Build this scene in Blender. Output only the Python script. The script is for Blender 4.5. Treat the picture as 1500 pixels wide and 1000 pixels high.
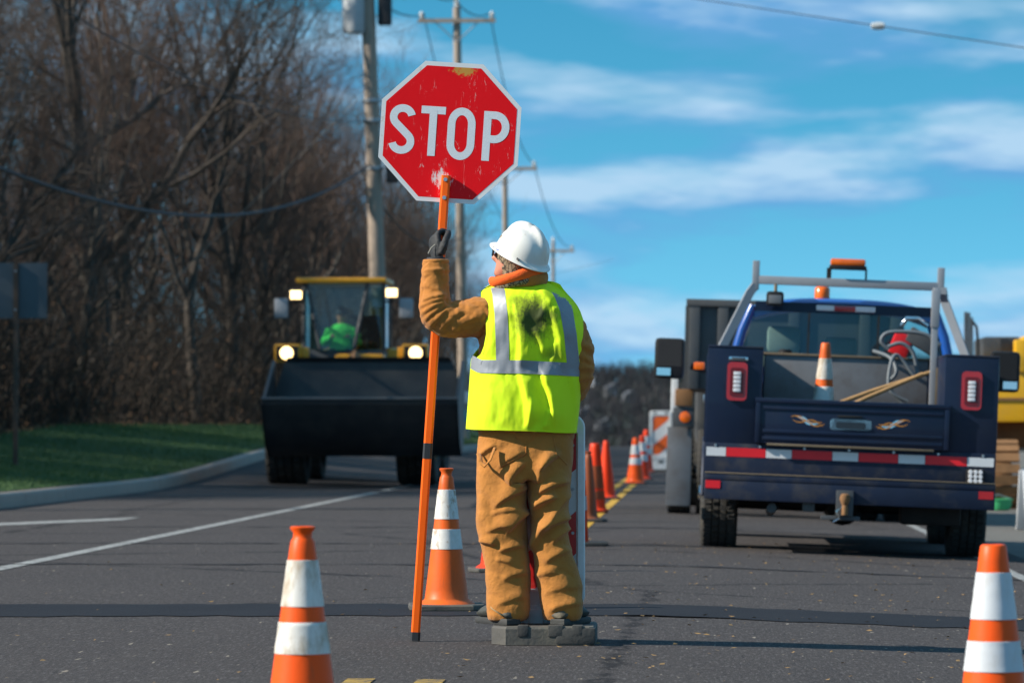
import bpy, bmesh, math, random
import numpy as np
from mathutils import Vector, Matrix, Euler, noise as mnoise
R = math.radians
random.seed(7)
for o in list(bpy.data.objects): bpy.data.objects.remove(o, do_unlink=True)
S = bpy.context.scene
COL = S.collection

# ---------------------------------------------------------------- camera
F_PX = 5620.0                     # focal length in photo pixels (1500 wide)
VPX, VPY = 1028.0, 624.0          # where the road direction (+Y) vanishes
CAMH = 1.0
TH = math.atan((VPY - 500) / F_PX)
PS = math.atan((VPX - 750) / F_PX * math.cos(TH))
cam_d = bpy.data.cameras.new('camera'); cam = bpy.data.objects.new('camera', cam_d); COL.objects.link(cam)
cam.location = (0, 0, CAMH); cam.rotation_euler = (math.pi/2 + TH, 0, PS)
cam_d.sensor_width = 36; cam_d.lens = F_PX * 36 / 1500; cam_d.clip_start = 0.5; cam_d.clip_end = 6000
cam_d.dof.use_dof = True; cam_d.dof.focus_distance = 17.7; cam_d.dof.aperture_fstop = 5.2
S.camera = cam

# ---------------------------------------------------------------- sun and sky
SUN_AZ, SUN_EL = R(15), R(33)     # shadows run to the right and a little away
sun_d = bpy.data.lights.new('sun', 'SUN'); sun = bpy.data.objects.new('sun', sun_d); COL.objects.link(sun)
sdir = Vector((math.cos(SUN_AZ)*math.cos(SUN_EL), math.sin(SUN_AZ)*math.cos(SUN_EL), -math.sin(SUN_EL)))
sun.rotation_euler = sdir.to_track_quat('-Z', 'Y').to_euler(); sun.location = (-40, -15, 40)
sun_d.energy = 5.0; sun_d.angle = R(0.5); sun_d.color = (1.0, 0.93, 0.82)
S.view_settings.view_transform = 'Standard'; S.view_settings.look = 'None'
S.view_settings.exposure = 0.52; S.view_settings.gamma = 1.0; S.view_settings.use_curve_mapping = False

W_ = bpy.data.worlds.new('World'); S.world = W_; W_.use_nodes = True
def build_sky():
    nt = W_.node_tree; n = nt.nodes; l = nt.links; n.clear()
    out = n.new('ShaderNodeOutputWorld'); bg = n.new('ShaderNodeBackground'); bg.inputs['Strength'].default_value = 0.082
    l.new(bg.outputs[0], out.inputs[0])
    tc = n.new('ShaderNodeTexCoord')
    sep = n.new('ShaderNodeSeparateXYZ'); l.new(tc.outputs['Generated'], sep.inputs[0])
    def math_(op, a, b=None, c=None):
        m = n.new('ShaderNodeMath'); m.operation = op
        for i, v in enumerate((a, b, c)):
            if v is None: continue
            if isinstance(v, (int, float)): m.inputs[i].default_value = v
            else: l.new(v, m.inputs[i])
        return m.outputs[0]
    # clear air: the Nishita sky read a little higher up, so the low sky keeps its blue
    zz = math_('ADD', math_('MULTIPLY', math_('MAXIMUM', sep.outputs[2], 0.0), 2.6), 0.15)
    cmb = n.new('ShaderNodeCombineXYZ'); l.new(sep.outputs[0], cmb.inputs[0]); l.new(sep.outputs[1], cmb.inputs[1]); l.new(zz, cmb.inputs[2])
    sky = n.new('ShaderNodeTexSky'); sky.sky_type = 'NISHITA'; sky.sun_disc = False
    sky.sun_elevation = SUN_EL; sky.sun_rotation = math.atan2(-sdir.x, -sdir.y)
    sky.air_density = 1.0; sky.dust_density = 0.2; sky.ozone_density = 2.0
    l.new(cmb.outputs[0], sky.inputs['Vector'])
    hs = n.new('ShaderNodeHueSaturation'); hs.inputs['Saturation'].default_value = 1.36; hs.inputs['Hue'].default_value = 0.468; hs.inputs['Value'].default_value = 1.58
    l.new(sky.outputs[0], hs.inputs['Color'])
    # clouds: layered noise on the view direction, flattened towards the horizon
    def cloud(dz):
        cv = n.new('ShaderNodeCombineXYZ')
        l.new(math_('MULTIPLY', sep.outputs[0], 10.5), cv.inputs[0]); l.new(math_('MULTIPLY', sep.outputs[1], 10.5), cv.inputs[1])
        l.new(math_('MULTIPLY', math_('ADD', sep.outputs[2], dz), 46.0), cv.inputs[2])
        mp = n.new('ShaderNodeMapping'); mp.inputs['Location'].default_value = CLOUD_OFF; l.new(cv.outputs[0], mp.inputs[0])
        nz = n.new('ShaderNodeTexNoise'); nz.inputs['Scale'].default_value = 1.0; nz.inputs['Detail'].default_value = 5.0; nz.inputs['Roughness'].default_value = 0.5
        nz.inputs['Distortion'].default_value = 0.15
        l.new(mp.outputs[0], nz.inputs['Vector'])
        return nz.outputs['Fac']
    d0 = cloud(0.0); d1 = cloud(0.009)
    rp = n.new('ShaderNodeValToRGB'); l.new(d0, rp.inputs[0])
    rp.color_ramp.elements[0].position = 0.43; rp.color_ramp.elements[0].color = (0, 0, 0, 1)
    rp.color_ramp.elements[1].position = 0.59; rp.color_ramp.elements[1].color = (1, 1, 1, 1)
    lit = math_('MULTIPLY_ADD', math_('SUBTRACT', d0, d1), 4.6, 0.36)
    cr = n.new('ShaderNodeValToRGB'); l.new(lit, cr.inputs[0])
    cr.color_ramp.elements[0].position = 0.15; cr.color_ramp.elements[0].color = (1.25, 3.3, 6.3, 1)
    cr.color_ramp.elements[1].position = 0.85; cr.color_ramp.elements[1].color = (4.3, 6.1, 7.9, 1)
    mx = n.new('ShaderNodeMix'); mx.data_type = 'RGBA'
    l.new(math_('MULTIPLY', rp.outputs[0], 0.85), mx.inputs[0]); l.new(hs.outputs[0], mx.inputs[6]); l.new(cr.outputs[0], mx.inputs[7])
    l.new(mx.outputs[2], bg.inputs['Color'])
CLOUD_OFF = (3.1, 1.7, 0.35)
build_sky()

# ---------------------------------------------------------------- pixel <-> place helpers
_F = Vector((-math.sin(PS)*math.cos(TH), math.cos(PS)*math.cos(TH), math.sin(TH)))
_Rt = Vector((math.cos(PS), math.sin(PS), 0)); _U = _Rt.cross(_F)
CAM = Vector((0, 0, CAMH))
def ray(px, py): return _F + _Rt*((px-750)/F_PX) + _U*((500-py)/F_PX)
def P(px, py, Y):
    d = ray(px, py); return CAM + d*(Y/d.y)
def sm(a, b, t):
    t = min(1, max(0, (t-a)/(b-a))); return t*t*(3-2*t)
def kerb_x(y): return -8.5 + 1.5*sm(84, 104, y)
def zroad(x, y):
    z = -0.04*max(0, min(x, 2.9)+0.3) - 0.02*max(0, min(x, 9)-2.9)
    z += 0.42*sm(58, 80, y)*min(1, max(0, (-5-x)/3.5))*(1-sm(150, 200, y))
    if y > 200: z -= 0.13 + 0.026*(y-200)
    elif y > 190: z -= 0.0013*(y-190)**2
    return z
def hill(x, y):
    t = sm(1000, 2700, y)
    return (40 + 5*math.sin(x*0.013+0.4) + 3*math.sin(x*0.031+y*0.004))*t
def zg(x, y):
    if y > 300:
        z0 = zroad(0, 300); z = z0 + (-9.5 - z0)*sm(300, 700, y) + hill(x, y)
    else: z = zroad(x, y)
    k = kerb_x(y)
    if x < k and y < 420:
        d = k - x; w = 1-sm(260, 420, y)
        z += w*(0.17 + 0.10*min(d, 4.5) + 0.05*max(0, min(d, 60)-4.5))
        if d > 6: z += w*(0.12*math.sin(x*1.3+y*0.7)+0.1*math.sin(y*1.1-x*.6))
    return z

# ---------------------------------------------------------------- materials
def nodes(name):
    m = bpy.data.materials.new(name); m.use_nodes = True
    nt = m.node_tree; b = nt.nodes['Principled BSDF']
    return m, nt, nt.nodes, nt.links, b
class NT:
    """small helper round a node tree"""
    def __init__(s, name):
        s.m, s.nt, s.n, s.l, s.b = nodes(name); s.tc = s.n.new('ShaderNodeTexCoord')
    def noise(s, scale, detail=4, rough=0.55, vec=None, dist=0.0, map_=None):
        t = s.n.new('ShaderNodeTexNoise'); t.inputs['Scale'].default_value = scale; t.inputs['Detail'].default_value = detail
        t.inputs['Roughness'].default_value = rough; t.inputs['Distortion'].default_value = dist
        v = vec or s.tc.outputs['Object']
        if map_:
            mp = s.n.new('ShaderNodeMapping'); mp.inputs['Scale'].default_value = map_; s.l.new(v, mp.inputs[0]); v = mp.outputs[0]
        s.l.new(v, t.inputs['Vector']); return t.outputs['Fac']
    def vor(s, scale, feat='F1', out='Distance', map_=None):
        t = s.n.new('ShaderNodeTexVoronoi'); t.feature = feat; t.inputs['Scale'].default_value = scale
        v = s.tc.outputs['Object']
        if map_:
            mp = s.n.new('ShaderNodeMapping'); mp.inputs['Scale'].default_value = map_; s.l.new(v, mp.inputs[0]); v = mp.outputs[0]
        s.l.new(v, t.inputs['Vector']); return t.outputs[out]
    def ramp(s, f, stops):
        r = s.n.new('ShaderNodeValToRGB'); s.l.new(f, r.inputs[0]); e = r.color_ramp.elements
        while len(e) < len(stops): e.new(0.5)
        for i, (p, c) in enumerate(stops):
            e[i].position = p; e[i].color = (c, c, c, 1) if isinstance(c, (int, float)) else (*c, 1)
        return r.outputs[0]
    def mix(s, f, a, b, mode='MIX'):
        m = s.n.new('ShaderNodeMix'); m.data_type = 'RGBA'; m.blend_type = mode
        for i, v in ((0, f), (6, a), (7, b)):
            if isinstance(v, (int, float)) : m.inputs[i].default_value = v if i == 0 else (v, v, v, 1)
            elif isinstance(v, tuple): m.inputs[i].default_value = (*v, 1)
            else: s.l.new(v, m.inputs[i])
        return m.outputs[2]
    def math(s, op, a, b=None, c=None):
        m = s.n.new('ShaderNodeMath'); m.operation = op
        for i, v in enumerate((a, b, c)):
            if v is None: continue
            if isinstance(v, (int, float)): m.inputs[i].default_value = v
            else: s.l.new(v, m.inputs[i])
        return m.outputs[0]
    def xyz(s):
        q = s.n.new('ShaderNodeSeparateXYZ'); s.l.new(s.tc.outputs['Object'], q.inputs[0]); return q.outputs
    def col(s, v):
        if isinstance(v, tuple): s.b.inputs['Base Color'].default_value = (*v, 1)
        else: s.l.new(v, s.b.inputs['Base Color'])
    def rough(s, v):
        if isinstance(v, (int, float)): s.b.inputs['Roughness'].default_value = v
        else: s.l.new(v, s.b.inputs['Roughness'])
    def bump(s, f, strength=0.3, dist=0.01):
        b = s.n.new('ShaderNodeBump'); b.inputs['Strength'].default_value = strength; b.inputs['Distance'].default_value = dist
        s.l.new(f, b.inputs['Height']); s.l.new(b.outputs[0], s.b.inputs['Normal'])
M = {}
def mk(name, c, rough=0.6, metal=0.0, var=0.2, scale=6.0, bump=0.0, bscale=80.0, dirt=None, damt=0.5, dscale=3.0, dlo=.45, dhi=.7, emit=None, spec=0.5, coat=0.0):
    t = NT(name)
    f = t.noise(scale, 5)
    lo = tuple(x*(1-var) for x in c); hi = tuple(min(1, x*(1+var)) for x in c)
    base = t.mix(f, lo, hi)
    if dirt:
        d = t.ramp(t.noise(dscale, 8, 0.65), [(dlo, 0.0), (dhi, damt)])
        base = t.mix(d, base, dirt)
    t.col(base); t.rough(rough); t.b.inputs['Metallic'].default_value = metal
    t.b.inputs['Specular IOR Level'].default_value = spec; t.b.inputs['Coat Weight'].default_value = coat
    if bump: t.bump(t.noise(bscale, 4), bump, 0.01)
    if emit:
        t.b.inputs['Emission Color'].default_value = (*emit[0], 1); t.b.inputs['Emission Strength'].default_value = emit[1]
    M[name] = t.m; return t.m

# ---------------------------------------------------------------- mesh helpers
def mesh_obj(name, verts, faces, mat=None, parent=None, smooth=None):
    me = bpy.data.meshes.new(name); me.from_pydata([tuple(v) for v in verts], [], [tuple(f) for f in faces]); me.update()
    if mat is not None: me.materials.append(mat if not isinstance(mat, str) else M[mat])
    if smooth is not None:
        for p in me.polygons: p.use_smooth = True
        if smooth < 179: me.set_sharp_from_angle(angle=R(smooth))
    o = bpy.data.objects.new(name, me); COL.objects.link(o)
    if parent is not None: o.parent = parent
    return o
class MB:
    def __init__(s): s.v = []; s.f = []
    def add(s, v, f):
        k = len(s.v); s.v += [Vector(x) for x in v]; s.f += [tuple(i+k for i in q) for q in f]; return s
    def box(s, c, size, rot=None, bev=0.0):
        bm = bmesh.new(); bmesh.ops.create_cube(bm, size=1.0)
        for v in bm.verts: v.co = Vector((v.co.x*size[0], v.co.y*size[1], v.co.z*size[2]))
        if bev > 0: bmesh.ops.bevel(bm, geom=list(bm.edges), offset=min(bev, min(size)*0.45), segments=2, affect='EDGES', profile=0.6)
        m = Matrix.Translation(Vector(c))
        if rot is not None: m = m @ (rot.to_4x4() if isinstance(rot, Matrix) else Euler(rot).to_matrix().to_4x4())
        bm.verts.index_update()
        s.add([m @ v.co for v in bm.verts], [[v.index for v in f.verts] for f in bm.faces]); bm.free(); return s
    def bx(s, x0, x1, y0, y1, z0, z1, bev=0.0):
        return s.box(((x0+x1)/2, (y0+y1)/2, (z0+z1)/2), (abs(x1-x0), abs(y1-y0), abs(z1-z0)), None, bev)
    def tube(s, pts, r, n=8, caps=True, sq=False, up=None):
        pts = [Vector(p) for p in pts]; k = len(s.v); N = len(pts)
        rs = r if isinstance(r, (list, tuple)) else [r]*N
        prev = None
        for i, p in enumerate(pts):
            t = (pts[min(i+1, N-1)] - pts[max(i-1, 0)]).normalized()
            if prev is None:
                a = Vector(up) if up is not None else (Vector((0, 0, 1)) if abs(t.z) < 0.9 else Vector((0, 1, 0)))
                u = (a - t*a.dot(t)).normalized()
            else: u = (prev - t*prev.dot(t)).normalized()
            prev = u; w = t.cross(u)
            ri = rs[i]; ra, rb = ri if isinstance(ri, (list, tuple)) else (ri, ri)
            for j in range(n):
                a = 2*math.pi*(j + (0.5 if sq else 0))/n
                q = math.sqrt(2) if sq and n == 4 else 1
                s.v.append(p + u*(ra*q*math.cos(a)) + w*(rb*q*math.sin(a)))
        for i in range(N-1):
            for j in range(n):
                a = k+i*n+j; b = k+i*n+(j+1) % n; s.f.append((a, b, b+n, a+n))
        if caps: s.f.append(tuple(k+j for j in reversed(range(n)))); s.f.append(tuple(k+(N-1)*n+j for j in range(n)))
        return s
    def lathe(s, prof, n=24, c=(0, 0, 0), axis='z', caps=True, mod=None):
        k = len(s.v); c = Vector(c)
        for i, (r, h) in enumerate(prof):
            for j in range(n):
                a = 2*math.pi*j/n; rr = mod(i, j, r) if mod else r
                x, y = rr*math.cos(a), rr*math.sin(a)
                s.v.append(c + (Vector((x, y, h)) if axis == 'z' else Vector((h, x, y)) if axis == 'x' else Vector((y, h, x))))
        for i in range(len(prof)-1):
            for j in range(n):
                a = k+i*n+j; b = k+i*n+(j+1) % n; s.f.append((a, b, b+n, a+n))
        if caps: s.f.append(tuple(k+j for j in reversed(range(n)))); s.f.append(tuple(k+(len(prof)-1)*n+j for j in range(n)))
        return s
    def prism(s, poly, d, org=(0, 0, 0), ux=(1, 0, 0), uy=(0, 0, 1)):
        """polygon in the (ux,uy) plane extruded by d along ux x uy"""
        ux, uy, o = Vector(ux), Vector(uy), Vector(org); nn = ux.cross(uy)*d; n = len(poly)
        a = [o+ux*p[0]+uy*p[1] for p in poly]
        return s.add(a+[v+nn for v in a], [tuple(reversed(range(n))), tuple(range(n, 2*n))]+[(i, (i+1) % n, n+(i+1) % n, n+i) for i in range(n)])
    def loft(s, rings, caps=True):
        n = len(rings[0]); k = len(s.v)
        for r in rings: s.v += [Vector(p) for p in r]
        for i in range(len(rings)-1):
            for j in range(n):
                a = k+i*n+j; b = k+i*n+(j+1) % n; s.f.append((a, b, b+n, a+n))
        if caps: s.f.append(tuple(k+j for j in reversed(range(n)))); s.f.append(tuple(k+(len(rings)-1)*n+j for j in range(n)))
        return s
    def grid(s, fn, nu, nv):
        k = len(s.v)
        for i in range(nu+1):
            for j in range(nv+1): s.v.append(Vector(fn(i/nu, j/nv)))
        for i in range(nu):
            for j in range(nv):
                a = k+i*(nv+1)+j; s.f.append((a, a+nv+1, a+nv+2, a+1))
        return s
    def xf(s, m):
        s.v = [m @ v for v in s.v]; return s
    def build(s, name, mat, parent=None, smooth=35):
        return mesh_obj(name, s.v, s.f, mat, parent, smooth)
def fixn(o):
    bm = bmesh.new(); bm.from_mesh(o.data); bmesh.ops.recalc_face_normals(bm, faces=bm.faces); bm.to_mesh(o.data); bm.free(); return o
def thing(name, label, cat, loc=(0, 0, 0), rot=(0, 0, 0), group=None):
    o = bpy.data.objects.new(name, None); COL.objects.link(o); o.location = loc; o.rotation_euler = rot; o.empty_display_size = 0.2
    return tag(o, label, cat, group)
def tag(o, label=None, cat=None, group=None, kind=None):
    if label: o['label'] = label
    if cat: o['category'] = cat
    if group: o['group'] = group
    if kind: o['kind'] = kind
    return o
KIDS = {}
def copy_tree(o, parent=None):
    c = o.copy(); COL.objects.link(c)
    if parent is not None: c.parent = parent
    for ch in [x for x in bpy.data.objects if x.parent == o]: copy_tree(ch, c)
    return c
def remeshed(mb, vox, smooth_it=6):
    """one continuous skin over overlapping closed pieces"""
    me = bpy.data.meshes.new('tmp'); me.from_pydata([tuple(v) for v in mb.v], [], mb.f); me.update()
    bm = bmesh.new(); bm.from_mesh(me); bmesh.ops.recalc_face_normals(bm, faces=bm.faces); bm.to_mesh(me); bm.free()
    o = bpy.data.objects.new('tmp', me); COL.objects.link(o)
    r = o.modifiers.new('r', 'REMESH'); r.mode = 'VOXEL'; r.voxel_size = vox; r.adaptivity = 0
    if smooth_it:
        q = o.modifiers.new('s', 'SMOOTH'); q.factor = 0.5; q.iterations = smooth_it
    dg = bpy.context.evaluated_depsgraph_get(); dg.update()
    ev = o.evaluated_get(dg); m2 = bpy.data.meshes.new_from_object(ev)
    bpy.data.objects.remove(o, do_unlink=True); bpy.data.meshes.remove(me)
    return m2
def mesh_np(me):
    n = len(me.vertices); a = np.empty(n*3, np.float32); me.vertices.foreach_get('co', a)
    b = np.empty(n*3, np.float32); me.vertex_normals.foreach_get('vector', b)
    return a.reshape(-1, 3).astype(float), b.reshape(-1, 3).astype(float)
def set_np(me, co):
    me.vertices.foreach_set('co', co.astype(np.float32).ravel()); me.update()
def from_mesh(name, me, mat, parent, smooth=True):
    me.name = name; me.materials.clear(); me.materials.append(M[mat])
    me.polygons.foreach_set('use_smooth', [smooth]*len(me.polygons))
    o = bpy.data.objects.new(name, me); COL.objects.link(o); o.parent = parent; return o
# ================================================================ SETTING MATERIALS
def mat_asphalt():
    t = NT('asphalt')
    big = t.noise(0.35, 5, 0.6); fine = t.noise(90, 3, 0.7); mid = t.noise(6, 6, 0.65)
    streak = t.noise(1.0, 5, 0.6, map_=(5.0, 0.25, 1))
    c = t.mix(big, (0.036, 0.032, 0.032), (0.058, 0.051, 0.050))
    c = t.mix(t.ramp(streak, [(0.4, 0.0), (0.75, 0.5)]), c, (0.062, 0.055, 0.052))
    c = t.mix(t.ramp(fine, [(0.48, 0.0), (0.72, 0.85)]), c, (0.17, 0.155, 0.15))
    c = t.mix(t.ramp(t.noise(34, 4, .7), [(0.5, 0.0), (0.75, 0.6)]), c, (0.030, 0.028, 0.030))
    c = t.mix(t.ramp(t.noise(140, 2, .6), [(0.60, 0.0), (0.72, 0.75)]), c, (0.02, 0.02, 0.022))
    c = t.mix(t.ramp(mid, [(0.62, 0.0), (0.8, 0.4)]), c, (0.03, 0.03, 0.033))
    gs = t.noise(1.0, 3, .7, map_=(70, 7, 1))
    c = t.mix(t.ramp(gs, [(.54, 0.), (.70, .75)]), c, (0.16, 0.148, 0.145)); c = t.mix(t.ramp(t.noise(1.0, 3, .7, map_=(48, 5, 1)), [(.55, 0.), (.70, .7)]), c, (0.026, 0.025, 0.028))
    sp = t.noise(1.0, 2, .5, map_=(26, 3.5, 1)); c = t.mix(t.ramp(sp, [(.70, 0.), (.74, .8)]), c, (0.30, 0.26, 0.21))
    cr = t.vor(0.16, 'DISTANCE_TO_EDGE', 'Distance', map_=(1, .8, 1))
    wob = t.math('ADD', cr, t.math('MULTIPLY', t.math('SUBTRACT', t.noise(2.2, 6, .7), 0.5), 0.06))
    c = t.mix(t.ramp(t.math('ABSOLUTE', wob), [(0.0, 0.85), (0.006, 0.0)]), c, (0.012, 0.012, 0.014))
    t.col(c); t.rough(0.9); t.b.inputs['Specular IOR Level'].default_value = 0.12
    t.bump(t.noise(120, 3, 0.7), 0.55, 0.006); M['asphalt'] = t.m
mat_asphalt()
def mat_patch():
    t = NT('tar_patch'); fine = t.noise(110, 3, 0.7)
    c = t.mix(t.noise(1.5, 5), (0.016, 0.018, 0.023), (0.028, 0.031, 0.038)); c = t.mix(t.ramp(fine, [(0.52, 0.0), (0.8, 0.5)]), c, (0.09, 0.09, 0.095))
    t.col(c); t.rough(0.9); t.b.inputs['Specular IOR Level'].default_value = 0.1; t.bump(fine, 0.4, 0.005); M['tar_patch'] = t.m
mat_patch()
def mat_paint(name, c, wear_lo, wear_hi):
    t = NT(name)
    w = t.ramp(t.noise(9, 8, 0.75), [(wear_lo, 0.0), (wear_hi, 1.0)])
    base = t.mix(t.noise(3, 4), tuple(x*.8 for x in c), c)
    t.col(t.mix(w, base, (0.055, 0.052, 0.052))); t.rough(0.75); t.bump(t.noise(110, 3, .7), 0.4, 0.005); M[name] = t.m
mat_paint('yellow_paint', (0.60, 0.34, 0.025), 0.55, 0.66)
mat_paint('yellow_paint_worn', (0.55, 0.32, 0.03), 0.42, 0.60)
mat_paint('white_paint', (0.42, 0.42, 0.40), 0.42, 0.64)
def mat_ground():
    t = NT('leaf_litter')
    c = t.mix(t.noise(0.8, 6, .7), (0.022, 0.017, 0.012), (0.055, 0.039, 0.026))
    c = t.mix(t.ramp(t.noise(14, 4, .7), [(0.45, 0.0), (0.75, 0.8)]), c, (0.085, 0.056, 0.033))
    t.col(c); t.rough(0.95); t.bump(t.noise(12, 5, .7), 0.8, 0.05); M['leaf_litter'] = t.m
    t = NT('turf')
    c = t.mix(t.noise(1.2, 6, .65), (0.018, 0.050, 0.010), (0.035, 0.095, 0.015)); t.col(c); t.rough(0.95); t.bump(t.noise(60, 4, .7), 0.6, 0.03); M['turf'] = t.m
    t = NT('gravel')
    c = t.mix(t.noise(1.0, 6, .65), (0.10, 0.095, 0.085), (0.21, 0.195, 0.17)); c = t.mix(t.ramp(t.noise(30, 4, .7), [(.5, 0.), (.7, .6)]), c, (0.07, 0.065, 0.06))
    t.col(c); t.rough(0.95); t.bump(t.noise(35, 4, .7), 0.8, 0.03); M['gravel'] = t.m
    t = NT('grass_blade')
    c = t.mix(t.noise(0.9, 5, .6), (0.022, 0.060, 0.010), (0.050, 0.125, 0.018)); t.col(c); t.rough(0.7); M['grass_blade'] = t.m
    t = NT('concrete')
    c = t.mix(t.noise(2.5, 7, .7), (0.27, 0.22, 0.185), (0.42, 0.36, 0.31)); c = t.mix(t.ramp(t.noise(20, 5, .7), [(.55, 0.), (.75, .5)]), c, (0.12, 0.10, 0.085))
    t.col(c); t.rough(0.9); t.bump(t.noise(50, 4, .7), 0.4, 0.01); M['concrete'] = t.m
mat_ground()
mk('dead_leaf', (0.24, 0.145, 0.055), 0.8, var=.75, scale=2.5)
def mat_bark(name, a, b, sc=5):
    t = NT(name); c = t.mix(t.noise(sc, 6, .7, map_=(1, 1, .3)), a, b)
    t.col(c); t.rough(0.95); t.bump(t.noise(30, 4, .7, map_=(1, 1, .25)), .6, .02); M[name] = t.m
mat_bark('bark', (0.035, 0.028, 0.023), (0.100, 0.082, 0.065))
mat_bark('bark_grey', (0.055, 0.048, 0.040), (0.135, 0.120, 0.098))
mat_bark('twig', (0.055, 0.043, 0.036), (0.115, 0.090, 0.070), 2)
mat_bark('twig_red', (0.075, 0.050, 0.038), (0.145, 0.092, 0.068), 2)
mat_bark('brush', (0.020, 0.016, 0.013), (0.070, 0.052, 0.038), 1.2)
mat_bark('pole_wood', (0.26, 0.20, 0.155), (0.44, 0.36, 0.29), 3)
mk('wire_black', (0.022, 0.022, 0.026), .6)
mk('insulator', (0.62, 0.62, 0.60), .3)
mk('galv', (0.42, 0.44, 0.46), .45, .6, var=.2)
mk('transformer_grey', (0.42, 0.44, 0.45), .5)
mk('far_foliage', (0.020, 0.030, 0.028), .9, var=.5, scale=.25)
mk('far_twig', (0.036, 0.036, 0.042), .95, var=.5, scale=.15)  # bluish dark colour stands in for haze over the far hill

# ================================================================ GROUND, ROAD
def sheet(name, xs, ys, zf, mat, kind='structure'):
    v = [(x, y, zf(x, y)) for y in ys for x in xs]; n = len(xs)
    f = [(j*n+i, j*n+i+1, (j+1)*n+i+1, (j+1)*n+i) for j in range(len(ys)-1) for i in range(n-1)]
    o = mesh_obj(name, v, f, mat, None, 60); tag(o, kind=kind); return o
def frange(a, b, n): return [a+(b-a)*i/n for i in range(n+1)]
YN = frange(-30, 40, 10)[:-1]+frange(40, 210, 85)[:-1]+frange(210, 300, 18)
YF = frange(300, 1000, 28)+frange(1000, 2800, 60)[1:]+[3200, 4500]
# ground sheet: drops under the pavement, rises behind the kerb
def ground_z(x, y):
    k = kerb_x(y)
    if k-0.14 <= x <= 2.85 and y < 300: return zroad(x, y)-0.05
    return zg(x, y) - (0.0 if x < k else 0.02)
GX = [-1500, -600, -250, -120, -80]+frange(-60, -14, 40)+[-13.2, -12.4, -11.6, -10.8, -10, -9.4, -9.0]
def ground():
    rows = []; v = []
    for y in YN+YF[1:]:
        k = kerb_x(y); r = [x for x in GX]+[k-0.16, k-0.05, -5, -1, 2.6, 3.2, 6, 9, 15, 25, 45, 80, 150, 300, 700, 1500]
        rows.append(len(r)); v += [(x, y, ground_z(x, y)) for x in r]
    n = rows[0]; f = [(j*n+i, j*n+i+1, (j+1)*n+i+1, (j+1)*n+i) for j in range(len(rows)-1) for i in range(n-1)]
    tag(mesh_obj('ground', v, f, 'leaf_litter', None, 60), kind='structure')
ground()
def strip(name, x0f, x1f, ys, dz, mat, nx=1, zf=zroad, kind='structure'):
    v = []
    for y in ys:
        a, b = x0f(y), x1f(y)
        for i in range(nx+1):
            x = a+(b-a)*i/nx; v.append((x, y, zf(x, y)+dz))
    n = nx+1; f = [(j*n+i, j*n+i+1, (j+1)*n+i+1, (j+1)*n+i) for j in range(len(ys)-1) for i in range(nx)]
    o = mesh_obj(name, v, f, mat, None, 60); tag(o, kind=kind); return o
strip('road', lambda y: kerb_x(y), lambda y: 2.72, YN, 0.0, 'asphalt', 14)
strip('gravel_shoulder', lambda y: 2.70, lambda y: 26, YN, -0.006, 'gravel', 12)
strip('verge', lambda y: kerb_x(y)-0.15, lambda y: kerb_x(y)-4.6, YN, 0.012, 'turf', 8, zg)
cx = lambda c: (lambda y: c)
ym = frange(40, 200, 80)
strip('centre_line', cx(-1.42+.055), cx(-1.42-.055), frange(33.0, 205, 86), 0.004, 'yellow_paint')
strip('centre_line', cx(-1.17+.055), cx(-1.17-.055), frange(30.5, 205, 86), 0.004, 'yellow_paint')
strip('centre_line', cx(-1.345+.055), cx(-1.345-.055), frange(8, 15.15, 6), 0.004, 'yellow_paint_worn')
strip('centre_line', cx(-1.065+.055), cx(-1.065-.055), frange(8, 15.12, 6), 0.004, 'yellow_paint_worn')
strip('edge_line', cx(-4.92+.07), cx(-4.92-.07), frange(10, 205, 98), 0.004, 'white_paint')
strip('edge_line', cx(2.33+.05), cx(2.33-.05), frange(10, 205, 98), 0.004, 'white_paint')
def road_mark(pts, dz, mat, name):
    o = mesh_obj(name, [(x, y, zroad(x, y)+dz) for x, y in pts], [tuple(range(len(pts)))], mat, None); tag(o, kind='structure')
road_mark([(-7.35, 37.6), (-6.15, 40.6), (-6.15, 41.9), (-7.35, 39.0)], 0.004, 'white_paint', 'lane_mark')
# tarred trench patches across the carriageway
def patch(name, y0, w, x0, x1, seed):
    rnd = random.Random(seed); xs = frange(x0, x1, 60); v = []
    for x in xs:
        wv = 0.2*math.sin(x*0.55+seed)*min(1, w*2)+0.06*rnd.uniform(-1, 1)
        for yy in (y0+wv+rnd.uniform(-.05, .05), y0+w+wv*0.7+rnd.uniform(-.05, .05)): v.append((x, yy, zroad(x, yy)+0.004))
    o = mesh_obj(name, v, [(2*i, 2*i+2, 2*i+3, 2*i+1) for i in range(60)], 'tar_patch'); tag(o, kind='structure')
patch('road_patch', 20.15, 1.35, -6.3, 2.7, 1.3)
for k, (y0, w) in enumerate(((27.6, .10), (32.5, .12), (37.8, .10), (46, .16), (58, 1.2), (77, .5), (96, 4), (128, 5))):
    patch('crack_seal', y0, w, -6.5+k*.3, 2.6, 2.1+k)
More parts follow.
